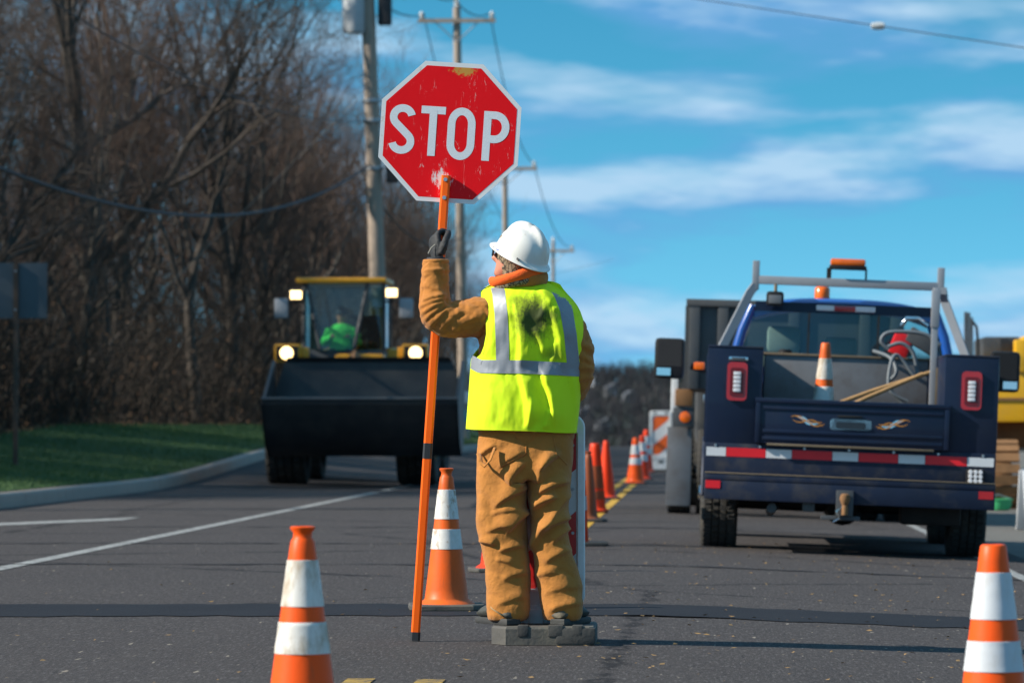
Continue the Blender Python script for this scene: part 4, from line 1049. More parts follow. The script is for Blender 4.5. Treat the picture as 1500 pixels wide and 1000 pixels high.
# ---- jacket
def jacket():
    b = MB()
    T = [(413, 742, 800, .07), (424, 724, 806, .08), (438, 714, 820, .10), (460, 707, 838, .115), (500, 703, 844, .125), (560, 700, 842, .13), (620, 700, 842, .135), (652, 703, 838, .13)]
    b.loft([ell((wx(a)+wx(c))/2, .015, wz(y), (wx(c)-wx(a))/2, d) for y, a, c, d in T])
    b.tube([(wx(735), .005, wz(462)), (wx(712), .0, wz(463)), (wx(690), -.005, wz(465)), (wx(668), -.01, wz(467)), (wx(652), -.012, wz(467)), (wx(643), -.012, wz(463)), (wx(639), -.012, wz(453)), (wx(637), -.010, wz(440)), (wx(637), -.006, wz(420)), (wx(637.5), .0, wz(400)), (wx(638), .006, wz(384))],
           [.088, .088, .086, .082, .080, .079, .075, .069, .063, .059, .0575], 24)
    b.tube([(wx(820), .03, wz(468)), (wx(836), .03, wz(484)), (wx(846), .02, wz(510)), (wx(848), .02, wz(540)), (wx(846), .03, wz(556)), (wx(840), .07, wz(570)), (wx(832), .13, wz(577)), (wx(820), .20, wz(578))], [.065, .073, .072, .066, .064, .062, .058, .054], 24)
    me = remeshed(b, .0060, 14); co, nr = mesh_np(me)
    X = co[:, 0]*WS+WX0; Yp = VPY+(1-co[:, 2])*WS
    F = [  # sleeve folds at the raised elbow, then the upper arm
        (622, 442, 654, 432, 8, 2.4, .010), (618, 452, 655, 437, 8, 2.4, .012), (620, 462, 652, 443, 8, 2.4, .012), (624, 471, 656, 447, 8, 2.4, .011), (632, 478, 664, 452, 8, 3, .010),
        (645, 482, 680, 455, 8, 4, .008), (620, 420, 650, 428, 6, 3, .005), (622, 405, 652, 398, 6, 3, .005), (660, 486, 705, 462, 9, 4, .007), (680, 448, 712, 470, 8, 5, .006), (690, 440, 716, 452, 7, 4, .006), (640, 489, 700, 488, 6, 3, .004),
        (620, 398, 656, 396, 3, 2, .005), (700, 500, 712, 470, 5, 4, .006),
        (840, 500, 868, 515, 6, 3, .008), (842, 522, 868, 532, 6, 3, .008), (842, 540, 868, 540, 6, 3, .009), (845, 558, 868, 552, 6, 3, .008)]
    face = np.clip((-nr[:, 1]+.55)/.6, 0, 1)
    d = 1.3*fold_field(F, X, Yp)*face + .004*np_noise(co, 9, 3.0, 2) + .0045*np.minimum(np.abs(np_noise(co, 13, 8.0, 2))*3.2, 1) + .002*np.minimum(np.abs(np_noise(co, 30, 2.0, 2))*3, 1)
    set_np(me, co+nr*d[:, None]); return from_mesh('jacket', me, 'duck_canvas', worker)
jk = jacket()
MB().tube([(wx(638)+.058*math.cos(2*math.pi*i/30), .006+.058*math.sin(2*math.pi*i/30), wz(382.5)) for i in range(31)], [(.010, .004)]*31, 8, False, up=(0, 0, 1)).build('cuff', 'duck_canvas', jk, 180)
# ---- trousers
def trousers():
    b = MB()
    b.loft([ell((wx(a)+wx(c))/2, .012, wz(y), (wx(c)-wx(a))/2, d, p=2.5) for y, a, c, d in ((612, 703, 838, .12), (640, 701, 838, .132), (665, 700, 838, .138), (690, 699, 837, .135), (702, 700, 836, .125))])
    LL = [(690, 699, 769, .115), (720, 698.5, 770, .112), (760, 699, 771.5, .108), (782, 700, 772, .104), (800, 707, 773, .098), (830, 711, 773.5, .096), (860, 713, 774, .096), (888, 714, 776, .099), (899, 714.5, 776, .098), (907, 717, 772, .088)]
    RL = [(690, 771, 837, .115), (720, 774, 835, .108), (750, 776, 831, .102), (775, 779, 830, .098), (800, 781, 834, .098), (830, 785, 842, .098), (860, 789, 849, .098), (888, 793, 853, .10), (898, 795, 853, .098), (906, 799, 849, .088)]
    for T in (LL, RL): b.loft([ell((wx(a)+wx(c))/2, .012-.015*math.sin((y-690)/230*math.pi)-.022*sm(850, 900, y), wz(y), (wx(c)-wx(a))/2, d, p=2.4) for y, a, c, d in T])
    me = remeshed(b, .0055, 14); co, nr = mesh_np(me)
    X = co[:, 0]*WS+WX0; Yp = VPY+(1-co[:, 2])*WS
    F = [(706, 668, 728, 652, 6, 2.5, .010), (733, 684, 772, 661, 14, 2.5, .011), (746, 704, 770, 678, 12, 3, .018), (754, 714, 771, 702, 8, 2.5, .010), (726, 742, 769, 714, 17, 3, .019), (722, 752, 760, 746, 9, 3, .008), (744, 778, 772, 748, 15, 3.5, .024),
         (716, 778, 746, 768, 10, 3, .009), (704, 790, 728, 796, 8, 2.5, .013), (734, 806, 768, 798, 8, 2.5, .012), (728, 818, 752, 824, 7, 2.5, .006), (738, 848, 772, 836, 9, 3, .007), (730, 884, 772, 872, 10, 4, .007), (748, 690, 738, 762, 18, 10, .010), (708, 690, 703, 775, 12, 8, .006), (766, 800, 762, 880, 16, 7, .006),
         (788, 708, 806, 662, 6, 8, .014), (790, 688, 820, 664, 9, 3, .014), (790, 722, 832, 704, 12, 3, .019), (784, 744, 816, 726, 10, 3, .020), (806, 764, 836, 722, 11, 3, .011), (796, 776, 834, 756, 12, 3.5, .021), (782, 806, 806, 764, 9, 4, .017), (810, 794, 836, 770, 10, 3, .014),
         (800, 822, 836, 804, 9, 3, .009), (788, 842, 820, 836, 9, 3.5, .006), (800, 866, 850, 858, 11, 4, .006), (806, 892, 852, 882, 9, 3.5, .009), (838, 800, 846, 880, 18, 8, .007)]
    face = np.clip((-nr[:, 1]+.5)/.6, 0, 1)
    cr = np.minimum(np.abs(np_noise(co, 7, 5.0, 1, (1, 1, 1.3)))*3.5, 1.0)
    d = 1.45*fold_field(F, X, Yp)*face + .0035*np_noise(co, 7, 1.0, 2) + .0035*cr + .0010*np.minimum(np.abs(np_noise(co, 26, 9.0, 2))*3, 1)
    set_np(me, co+nr*d[:, None]); return from_mesh('trousers', me, 'duck_trouser', worker), me
tr, trm = trousers()
from mathutils.bvhtree import BVHTree
def surf_y(me_list, x, z):
    best = None
    for bv in me_list:
        h = bv.ray_cast(Vector((x, -1.5, z)), Vector((0, 1, 0)))
        if h[0] is not None and (best is None or h[0].y < best): best = h[0].y
    return best
def bvh(me): return BVHTree.FromPolygons([v.co.copy() for v in me.vertices], [tuple(p.vertices) for p in me.polygons])
btr = bvh(trm)
def seam(name, path, w, off, mat, bv, parent, n=24):
    """narrow strip of cloth lying on a garment along a photo path"""
    L, Q = [], []
    for i in range(n+1):
        t = i/n*(len(path)-1); k = min(int(t), len(path)-2); f = t-k
        x = path[k][0]*(1-f)+path[k+1][0]*f; y = path[k][1]*(1-f)+path[k+1][1]*f
        dx, dy = path[k+1][0]-path[k][0], path[k+1][1]-path[k][1]; q = math.hypot(dx, dy)
        for lst, s in ((L, -1), (Q, 1)):
            X, Yq = x-dy/q*w*s, y+dx/q*w*s; sy_ = surf_y([bv], wx(X), wz(Yq))
            if sy_ is None: sy_ = (lst[-1].y+off if lst else 0)
            lst.append(Vector((wx(X), sy_-off, wz(Yq))))
    v = L+Q; m = n+1
    o = mesh_obj(name, v, [(i, i+1, m+i+1, m+i) for i in range(n)], mat, parent, 180)
    so = o.modifiers.new('s', 'SOLIDIFY'); so.thickness = .003; so.offset = 0; return o
seam('pocket_edge', [(736, 683), (772, 664)], 1.3, .0015, 'duck_trouser', btr, tr)
seam('pocket_seam', [(773, 632), (772.5, 664)], .9, .001, 'duck_trouser', btr, tr)
seam('pocket_edge', [(812, 640), (817, 664), (832, 680)], 1.0, .001, 'duck_trouser', btr, tr)
MB().tube([(wx(703), -.09, wz(664)), (wx(706), -.118, wz(676)), (wx(713), -.142, wz(682)), (wx(721), -.152, wz(672)), (wx(727), -.135, wz(655))], [(.004, .012)]*5, 8).build('hammer_loop', 'duck_trouser', tr, 180)
# ---- vest
XL = smooth_interp([(405, 716), (425, 704), (440, 702), (470, 699), (500, 693), (530, 689.5), (560, 687.5), (600, 685), (632, 682)])
XR = smooth_interp([(405, 800), (415, 810), (430, 832), (450, 848), (478, 857.5), (500, 858.5), (530, 855), (560, 852), (600, 848.5), (636, 844)])
SH = smooth_interp([(690, 432), (703, 425), (720, 418), (735, 414), (752, 411.5), (770, 411), (790, 411.5), (803, 414), (818, 422), (832, 433), (845, 448), (860, 478)])
VF = [(758, 448, 763, 545, 16, 4, .017), (764, 545, 778, 618, 15, 5, .020), (796, 540, 816, 626, 17, 5, .022), (808, 448, 828, 540, 14, 6, .013), (792, 424, 812, 446, 12, 5, .013), (803, 440, 790, 470, 9, 4, .008), (824, 452, 836, 500, 9, 4, .009),
      (838, 545, 846, 610, 9, 5, .012), (782, 585, 774, 628, 6, 4, .009), (806, 600, 800, 628, 6, 4, .010), (720, 545, 712, 620, 15, 11, .007), (742, 560, 740, 625, 14, 10, .006), (722, 470, 716, 520, 10, 7, .007), (748, 425, 745, 470, 12, 8, .005),
      (785, 480, 800, 520, 9, 4, .009), (815, 500, 812, 530, 7, 4, .007), (840, 470, 852, 520, 8, 5, .008), (812, 455, 820, 452, 6, 3, .007)]
_gx, _gy = np.meshgrid(np.arange(660, 890, 1.0), np.arange(395, 650, 1.0))
_VFG = fold_field(VF, _gx, _gy)
def vf_at(px, py):
    i = min(max(px-660, 0), 228); j = min(max(py-395, 0), 253); a, b = int(i), int(j); u, v = i-a, j-b
    g = _VFG; return (g[b, a]*(1-u)+g[b, a+1]*u)*(1-v)+(g[b+1, a]*(1-u)+g[b+1, a+1]*u)*v
def vest_y(px, py, off=0.0, front=False):
    a, c = XL(py), XR(py); m, hw = (a+c)/2, (c-a)/2
    q = min(1.0, abs((px-m)/hw)); D = .158+.012*sm(540, 632, py)
    y = D*max(0.0, 1-q**2.5)**(1/2.1)
    sh = SH(px); z1 = sh+62
    if py < z1: y *= math.sqrt(max(0.0, 1-((z1-py)/(z1-sh+.001))**2.4))
    if front: return .015+y+off
    f = vf_at(px, py)
    w = .0035*mnoise.noise(Vector((px*.09, py*.035, 1.3)))+.0014*mnoise.noise(Vector((px*.2, py*.10, 4.3)))
    e = max(0.0, 1-q**6)
    return .015-y-(f*1.5+w)*e-off
# armhole edge of the back panel: x limits per photo row
AL = smooth_interp([(405, 703), (425, 703.5), (440, 709), (460, 715.5), (490, 716.5), (508, 713), (518, 709), (524, 700), (530, 689.5), (560, 687.5), (600, 685), (632, 682)])
ALF = smooth_interp([(405, 703), (440, 716), (490, 716), (505, 704), (514, 695), (522, 690), (560, 687.5), (632, 682)])
def vest_panel(front):
    nu, nv = (110, 130) if not front else (40, 50)
    hem = lambda u: 628+5.5*u+1.2*math.sin(u*9)
    def fn(u, v):
        pr = 632-(632-411)*v                      # nominal row
        lo = (ALF if front else AL)(pr); hi = XR(pr)-(0.0 if not front else 0)
        if front: lo = max(lo, XL(pr))
        px = lo+(hi-lo)*u
        sh = SH(px); py = hem(u)*(1-v)+(sh+.3)*v
        lo = (ALF if front else AL)(py); hi = XR(py); px = lo+(hi-lo)*u
        if front and py < 470:                    # V neck opening
            g = (470-py)*.5; px = px-g*(1 if px < 771 else -1)*max(0, 1-abs(px-771)/60)
        return (wx(px), vest_y(px, py, 0.0, front), wz(py))
    return MB().grid(fn, nu, nv)
vb = vest_panel(False); vfm = vest_panel(True); vb.add(vfm.v, vfm.f)
vest = vb.build('safety_vest', 'vest_yellow', worker, 180)
so = vest.modifiers.new('s', 'SOLIDIFY'); so.thickness = .003; so.offset = 0
def vstrip(name, path, hw, mat, off, nrow=40, parent=None):
    """band on the vest back along a photo path, hw half width in photo px across it"""
    def fn(u, v):
        t = u*(len(path)-1); k = min(int(t), len(path)-2); f = t-k
        x = path[k][0]*(1-f)+path[k+1][0]*f; y = path[k][1]*(1-f)+path[k+1][1]*f
        dx, dy = path[min(k+1, len(path)-1)][0]-path[k][0], path[min(k+1, len(path)-1)][1]-path[k][1]; q = math.hypot(dx, dy)
        px, py = x-dy/q*hw*(2*v-1), y+dx/q*hw*(2*v-1)
        py = max(py, SH(px)+.4); px = min(max(px, XL(py)+.3), XR(py)-.3)
        return (wx(px), vest_y(px, py, off), wz(py))
    o = MB().grid(fn, nrow, 8).build(name, mat, vest, 180); return o
vstrip('reflective_strap', [(727, 414), (732, 430), (736, 460), (738, 500), (738.5, 530)], 9.6, 'reflective_grey', .0035)
vstrip('reflective_strap', [(812, 417), (822, 432), (831, 455), (837, 490), (841, 534)], 8.8, 'reflective_grey', .0035)
vstrip('reflective_band', [(689, 529), (705, 537), (730, 537.5), (770, 538), (810, 540), (840, 541.5), (854, 542)], 9.5, 'reflective_grey', .006, 110)
vstrip('hem_binding', [(683, 626.5), (720, 628), (770, 629.5), (820, 631.5), (843, 632)], 1.6, 'vest_yellow', .003, 60)
edge = [(703.5, 426), (709, 440), (714.5, 460), (715.5, 490), (712, 508), (707.5, 519)]
vstrip('armhole_binding', edge, 1.6, 'vest_yellow', .004, 40)
# ---- gloves: palm and five separate fingers
def glove(name, wrist, fwd, palm_n, curl, thumb_side, mat='glove_black', scale=1.0, grip=None):
    """fwd: wrist->knuckles, palm_n: direction the palm faces, thumb on thumb_side (+1/-1 of fwd x palm_n)"""
    f = Vector(fwd).normalized(); pn = Vector(palm_n); pn = (pn-f*pn.dot(f)).normalized(); s = f.cross(pn)*thumb_side; w = Vector(wrist)
    b = MB(); q = scale
    def pt(a, c, d): return w+f*a*q+s*c*q+pn*d*q
    b.loft([[pt(a, rc*math.cos(2*math.pi*k/16)+oc_, rd*math.sin(2*math.pi*k/16)) for k in range(16)] for a, rc, rd, oc_ in ((-.035, .030, .023, 0), (0, .031, .022, 0), (.03, .042, .022, .004), (.06, .047, .021, .004), (.085, .046, .019, .002), (.098, .040, .014, .0))])
    for i, (c0, ln, r) in enumerate(((.033, .074, .0112), (.011, .082, .0116), (-.011, .076, .0112), (-.031, .062, .010))):
        p = pt(.088, c0, 0); d = f.copy(); pts = [pt(.07, c0*.92, 0), p]; a = 0; seg = (ln*.45, ln*.30, ln*.27)
        for j in range(3):
            for h in range(2):
                a += curl[j]/2; dd = f*math.cos(a)+pn*math.sin(a); p = p+dd*seg[j]/2*q; pts.append(p)
        b.tube(pts, [r*1.05*q]*2+[r*q]*4+[r*.9*q, r*.72*q], 10)
    tp = [pt(.012, .030, .006), pt(.035, .052, .014), pt(.060, .062, .022), pt(.082, .058, .036), pt(.098, .046, .046)]
    b.tube(tp, [.016*q, .0155*q, .014*q, .013*q, .010*q], 10)
    me = remeshed(b, .0035, 3); co, nr = mesh_np(me); set_np(me, co+nr*(.0012*np_noise(co, 60, 2.0, 2))[:, None])
    return from_mesh(name, me, mat, worker)
# left hand closes round the pole: knuckles to the left, fingers round the far side, thumb at the right
pole_x = lambda py: wx(608+(940-py)*45/678.)
gx = pole_x(362)
gl_ = glove('glove', (wx(640), .022, wz(379)), (-.16, .30, .94), (.92, .45, .05), (1.15, 1.35, .95), -1, scale=1.18)
g2 = glove('glove', (wx(816), .215, wz(577)), (-.5, .85, -.1), (-.2, 0, -1), (.9, 1.0, .7), 1)
pp = [(wx(627), -.018, wz(371)), (wx(631), -.012, wz(363)), (wx(637), -.010, wz(357.5))]
MB().tube(pp, .0022, 6).build('piping', 'glove_pipe', gl_)
MB().tube([(wx(638)+.041*math.cos(2*math.pi*i/24), .012+.036*math.sin(2*math.pi*i/24), wz(380)) for i in range(25)], [(.012, .004)]*25, 8, False, up=(0, 0, 1)).build('glove_cuff', 'glove_black', gl_, 180)
# ---- boots standing on the rubber base
def boot(px, yaw, tan):
    m = Matrix.Translation((wx(px), -.035, .0862)) @ Matrix.Rotation(yaw, 4, 'Z')
    b = MB(); rings = []
    for y, w, h, z0 in ((-.09, .030, .040, .014), (-.075, .042, .055, .006), (-.02, .046, .085, .004), (.05, .046, .10, .006), (.11, .050, .075, .004), (.16, .050, .060, .004), (.195, .036, .045, .010), (.208, .015, .028, .02)):
        rings.append([(w*math.cos(2*math.pi*k/20)*(1 if math.sin(2*math.pi*k/20) < .3 else .8), y, .020+z0+(h-z0)*.5*(1+math.sin(2*math.pi*k/20))) for k in range(20)])
    b.loft(rings); b.xf(m); bt = b.build('boot', tan, worker, 60); fixn(bt)
    s = MB(); pr = [(-.034, -.093), (-.044, -.06), (-.040, .02), (-.050, .11), (-.046, .18), (-.02, .212), (.02, .212), (.046, .18), (.050, .11), (.040, .02), (.044, -.06), (.034, -.093)]
    s.loft([[(x*k, y*k, z) for x, y in pr] for z, k in ((0.0, .97), (.006, 1.03), (.024, 1.03), (.03, .97))]); s.xf(m); fixn(s.build('sole', 'rubber', bt, 40))
    sh = MB().tube([(.0, .0, .06), (.0, .03, .15)], [.040, .042], 16); sh.xf(m); sh.build('boot_shaft', tan, bt, 60)
    p = MB().tube([(-.040, -.07, .045), (-.066, -.02, .075), (-.058, .03, .11)], [(.004, .012)]*3, 8); p.xf(m); p.build('strap', 'boot_tan', bt, 180)
boot(738, R(32), 'boot_dark'); boot(829, R(-22), 'boot_dark')
# ================================================================ VEHICLES
mk('navy_paint', (0.006, 0.013, 0.036), .4, var=.25, scale=3, dirt=(0.04, 0.038, 0.04), damt=.3, dscale=2.5, dlo=.5, dhi=.8, coat=.1, spec=.3)
mk('navy_dirty', (0.008, 0.016, 0.040), .55, var=.35, scale=4, dirt=(0.075, 0.065, 0.055), damt=.6, dscale=5, dlo=.48, dhi=.75, spec=.3)
mk('cab_blue', (0.012, 0.085, 0.36), .22, var=.1, coat=.6)
mk('chassis_black', (0.011, 0.011, 0.012), .6, var=.4, scale=6, dirt=(0.045, 0.04, 0.03), damt=.4, spec=.3)
mk('alu_grey', (0.30, 0.31, 0.33), .5, .35, var=.15, scale=5)
mk('tank_grey', (0.17, 0.175, 0.185), .5, .3, var=.25, scale=3, dirt=(0.10, 0.07, 0.05), damt=.5, dscale=4)
mk('rust_dirt', (0.15, 0.115, 0.075), .9, var=.4, scale=10)
mk('lamp_red', (0.42, 0.008, 0.012), .2, var=.1, coat=.5); mk('lamp_red_dark', (0.14, 0.006, 0.010), .25)
mk('lamp_clear', (0.72, 0.72, 0.74), .2, var=.15, scale=60); mk('amber', (0.80, 0.135, 0.005), .25, var=.25, scale=30, coat=.4)
mk('chrome', (0.70, 0.72, 0.74), .12, 1.0, var=.05)
mk('tape_red', (0.74, 0.012, 0.020), .4, var=.1); mk('tape_white', (0.66, 0.67, 0.68), .4, var=.1)
mk('wood_handle', (0.36, 0.21, 0.085), .7, var=.35, scale=14); mk('pump_red', (0.62, 0.012, 0.016), .35); mk('hose_grey', (0.12, 0.14, 0.155), .55, var=.2)
mk('scroll_orange', (0.62, 0.25, 0.03), .4); mk('scroll_blue', (0.25, 0.58, 0.78), .4)
mk('seat_cloth', (0.28, 0.31, 0.27), .9, var=.2, scale=10); mk('cab_dark', (0.010, 0.011, 0.013), .8)
mk('machine_yellow', (0.72, 0.38, 0.008), .4, var=.1, dirt=(0.30, 0.20, 0.08), damt=.3); mk('loader_yellow', (0.66, 0.30, 0.010), .4, var=.15)
mk('machine_grey', (0.055, 0.060, 0.066), .55, var=.3, scale=4, dirt=(0.10, 0.09, 0.075), damt=.4); mk('bucket_steel', (0.040, 0.042, 0.046), .5, .2, var=.35, scale=3, dirt=(0.075, 0.07, 0.06), damt=.5)
mk('rust_brown', (0.22, 0.11, 0.045), .9, var=.5, scale=5)
mk('teal_net', (0.02, 0.30, 0.32), .6)
def mat_tyre():
    t = NT('tyre'); c = t.mix(t.noise(12, 6, .7), (0.016, 0.016, 0.016), (0.045, 0.042, 0.038)); c = t.mix(t.ramp(t.noise(5, 6, .7), [(.5, 0.), (.75, .5)]), c, (0.13, 0.11, 0.075))
    t.col(c); t.rough(.85); M['tyre'] = t.m
mat_tyre()
def mat_glass(name, tint, op):
    m, nt, n, l, b = nodes(name); n.remove(b); out = n['Material Output']
    tr_ = n.new('ShaderNodeBsdfTransparent'); tr_.inputs[0].default_value = (*tint, 1); gl = n.new('ShaderNodeBsdfGlossy'); gl.inputs['Roughness'].default_value = .04
    fr = n.new('ShaderNodeFresnel'); fr.inputs[0].default_value = 1.45; mx = n.new('ShaderNodeMixShader')
    ad = n.new('ShaderNodeMath'); ad.operation = 'ADD'; ad.inputs[1].default_value = op; l.new(fr.outputs[0], ad.inputs[0]); l.new(ad.outputs[0], mx.inputs[0])
    l.new(tr_.outputs[0], mx.inputs[1]); l.new(gl.outputs[0], mx.inputs[2]); l.new(mx.outputs[0], out.inputs[0]); M[name] = m
mat_glass('glass_tint', (0.55, 0.72, 0.72), .03); mat_glass('glass_clear', (0.75, 0.82, 0.82), .02)
def wheel(parent, x, y, r, w, rim_mat, side, lug=.012, nb=44, chrome_hub=False):
    """axle along x; side=+1 faces +x"""
    hw = w/2; N = nb*4
    prof = [(r*.60, -hw*.85), (r*.66, -hw*.98), (r*.84, -hw), (r*.945, -hw*.97), (r*.985, -hw*.86), (r, -hw*.80), (r, -hw*.45), (r-.004, -hw*.40), (r, -hw*.36), (r, -.01), (r-.004, 0), (r, .01), (r, hw*.36), (r-.004, hw*.40), (r, hw*.45), (r, hw*.80), (r*.985, hw*.86), (r*.945, hw*.97), (r*.84, hw), (r*.66, hw*.98), (r*.60, hw*.85)]
    def mod(i, j, rr):
        if 3 <= i <= 17:
            ph = (j+ (2 if (i//3) % 2 else 0) + (abs(i-10)//2)) % 4
            if ph == 0: return rr-lug
            if i in (7, 10, 13): return rr-lug
        return rr
    t = MB().lathe(prof, N, (x, y, r), 'x', False, mod).build('wheel', 'tyre', parent, 40)
    rp = [(r*.10, hw*.55), (r*.18, hw*.55), (r*.22, hw*.30), (r*.50, hw*.35), (r*.56, hw*.80), (r*.62, hw*.86)]
    rp = [(a, h*side) for a, h in rp]
    MB().lathe(rp, 32, (x, y, r), 'x', False).build('rim', rim_mat, t, 40)
    bk = MB().lathe([(r*.05, -hw*.5*side), (r*.61, -hw*.5*side)], 32, (x, y, r), 'x', False).build('rim_back', 'chassis_black', t)
    for k in range(8):
        a = k*math.pi/4; MB().lathe([(.014, 0), (.014, .05), (.008, .06)] if side > 0 else [(.014, 0), (.014, -.05), (.008, -.06)], 8, (x+side*hw*.36, y+r*.33*math.cos(a), r+r*.33*math.sin(a)), 'x').build('lug_nut', 'chrome', t)
    MB().lathe([(r*.17, side*hw*.5), (r*.16, side*hw*(1.10 if chrome_hub else .8)), (r*.10, side*hw*(1.18 if chrome_hub else .85))], 20, (x, y, r), 'x').build('hub', 'chrome' if chrome_hub else rim_mat, t, 40)
    return t
# ---------------------------------------------------------------- service truck
TY = 31.6; TS = F_PX/TY; TXC = (1237-VPX)/TS
TR = -R(2.35)
troot_z = zroad(TXC, TY+1.2)-.035
truck = thing('service_truck', 'dark blue service truck with open tool body and grey rack, seen from behind', 'truck', (TXC, TY, troot_z), (0, -TR, R(-.2)))
def tx(px, y=0.0): return ((px-VPX)*(TY+y)/F_PX)-TXC
def tz(py, px=1237, y=0.0): return 1-(py-VPY)*(TY+y)/F_PX-troot_z+math.tan(-TR)*(((px-VPX)*(TY+y)/F_PX)-TXC)
NV = 'navy_paint'
xl, xr = -1.19, 1.195
zt_ = 1.70
for sx, a, b in ((-1, xl, -.735), (1, .755, xr)):
    bxo = MB().bx(a, b, .0, 2.62, .86, zt_, .012).build('side_box', NV, truck)
    o = a if sx < 0 else b
    for k in range(3): MB().bx(o-.012, o+.012, .12+k*.82, .12+k*.82+.76, .92, 1.64, .006).build('compartment_door', NV, bxo); 
    for k in range(3): MB().bx(o+sx*.012, o+sx*.03, .45+k*.82, .55+k*.82, 1.25, 1.31, .004).build('latch', 'steel', bxo)
    MB().bx(a+.0, b, -.004, 2.63, zt_, zt_+.018, .004).build('lid', 'navy_dirty', bxo)
# lower skirts with wheel cut-outs
for sx, a, b in ((-1, xl, -.86), (1, .87, xr)):
    for y0, y1 in ((.0, .62), (1.72, 2.62)): MB().bx(a, b, y0, y1, .5, .86, .008).build('skirt', NV, truck)
    o = a if sx < 0 else b
    MB().tube([(o+sx*.005, 1.2+.52*math.cos(R(t)), .42+.52*math.sin(R(t))) for t in range(5, 176, 10)], [(.03, .02)]*18, 6).build('wheel_arch', 'navy_dirty', truck)
MB().bx(-.74, .76, .02, 2.62, .86, .93).build('bed_floor', 'chassis_black', truck)
# rear panel, tape, bumper
MB().bx(xl, xr, -.012, .05, .66, .915, .008).build('rear_panel', 'navy_dirty', truck)
MB().bx(xl+.01, xr-.005, -.16, .02, .615, .672, .01).build('step_lip', 'navy_dirty', truck)
MB().bx(xl+.01, xr-.005, -.165, -.03, .668, .676, .003).build('dirt_ledge', 'rust_dirt', truck)
MB().bx(xl+.01, xr-.005, -.155, .0, .455, .617, .012).build('bumper', 'navy_dirty', truck)
segs = [('w', 1028, 1057), ('r', 1057, 1115), ('w', 1115, 1153), ('r', 1153, 1212), ('w', 1212, 1250), ('r', 1250, 1308), ('w', 1308, 1347), ('r', 1347, 1408), ('w', 1408, 1447)]
for c, a, b in segs: MB().bx(tx(a)+.002, tx(b)-.002, -.0145, -.0125, .808, .880).build('reflective_tape', 'tape_red' if c == 'r' else 'tape_white', truck)
for sx, x0 in ((-1, xl+.02), (1, xr-.14)): MB().bx(x0, x0+.12, -.1595, -.156, .545, .608, .0).build('reflector', 'tape_red' if sx < 0 else 'lamp_red', truck)
for k in range(7): MB().lathe([(.010, -.008), (.013, 0)], 8, (-1.1+k*.365, -.0125, .896), 'y').build('bolt', 'steel', truck)
# tailgate
tg = MB().bx(tx(1098), tx(1380), -.05, .012, .925, 1.275, .012).build('tailgate', NV, truck)
a, b = tx(1098), tx(1380)
MB().bx(a-.006, b+.006, -.066, .02, 1.262, 1.30, .008).build('top_rail', NV, tg)
for z0, z1 in ((1.205, 1.235), (1.015, 1.045), (.955, .985)): MB().bx(a+.06, b-.05, -.060, -.045, z0, z1, .006).build('rib', NV, tg)
for q in (a+.02, b-.02): MB().bx(q-.02, q+.02, -.062, -.04, .93, 1.27, .005).build('stile', NV, tg)
MB().bx(a+.1, b-.12, -.075, -.02, .912, .93, .004).build('sill', 'rust_dirt', tg)
hx = tx(1237); pl = rrect(.34, .105, .035, 5)
pl = [(x, z*(1-.28*(1-(x/.17)**2))) for x, z in pl]
fixn(MB().prism([(hx+x, 1.105+z) for x, z in pl], -.014, (0, -.050, 0)).build('handle_plate', 'chrome', tg)) 
fixn(MB().prism([(hx+x*.72, 1.10+z*.55) for x, z in pl], .006, (0, -.0645, 0)).build('handle', 'lens_dark', tg))
MB().bx(hx-.11, hx+.09, -.066, -.05, 1.165, 1.182, .004).build('handle_lip', 'chassis_black', tg)
def scroll(cxx, cz, mir, mat, amp, ph, w, L, name):
    pts = []
    for i in range(25):
        u = i/24; x = (u-.5)*L; z = amp*math.sin(u*math.pi*2.0+ph)-.05*(u-.5)
        pts.append((x*mir, z))
    ww = [w*(math.sin(math.pi*i/24)**.7)+.0015 for i in range(25)]
    v = [(cxx+p[0], -.0515 if mat == 'scroll_blue' else -.0520, cz+p[1]+q) for p, q in zip(pts, ww)]+[(cxx+p[0], -.0515 if mat == 'scroll_blue' else -.0520, cz+p[1]-q) for p, q in zip(pts, ww)]
    mesh_obj(name, v, [(i, i+1, 25+i+1, 25+i) for i in range(24)], mat, tg)
for cpx, mir in ((1174, 1), (1298, -1)):
    c = tx(cpx); zc = 1.122
    for k in (-.018, .012): scroll(c+k, zc, mir, 'scroll_blue', .014, .6, .006, .15, 'pinstripe')
    scroll(c, zc, mir, 'scroll_orange', .026, .2, .0028, .28, 'pinstripe'); scroll(c, zc-.004, mir, 'scroll_orange', -.022, .5, .0024, .25, 'pinstripe'); scroll(c, zc+.006, mir, 'scroll_orange', .012, 1.4, .0022, .24, 'pinstripe')
# tail lamps
for px_, py_ in ((1069, 550), (1410.5, 565)):
    x, z = tx(px_), 1.425
    lm = fixn(MB().prism([(x+p, z+q) for p, q in rrect(.165, .315, .035, 4)], .028, (0, 0, 0)).build('tail_lamp', 'lamp_red', truck))
    fixn(MB().prism([(x+p, z-.005+q) for p, q in rrect(.115, .235, .02, 4)], .004, (0, -.0285, 0)).build('lens', 'lamp_red_dark', lm))
    for k in range(5): MB().bx(x-.03, x+.03, -.040, -.0325, z-.085+k*.034, z-.057+k*.034, .003).build('led_block', 'lamp_clear', lm)
MB().bx(tx(1056), tx(1084), -.016, 0, 1.595, 1.628, .006).build('badge_plate', 'chrome', truck)
MB().bx(tx(1060), tx(1080), -.019, -.016, 1.603, 1.620, .003).build('badge_inlay', 'machine_grey', truck)
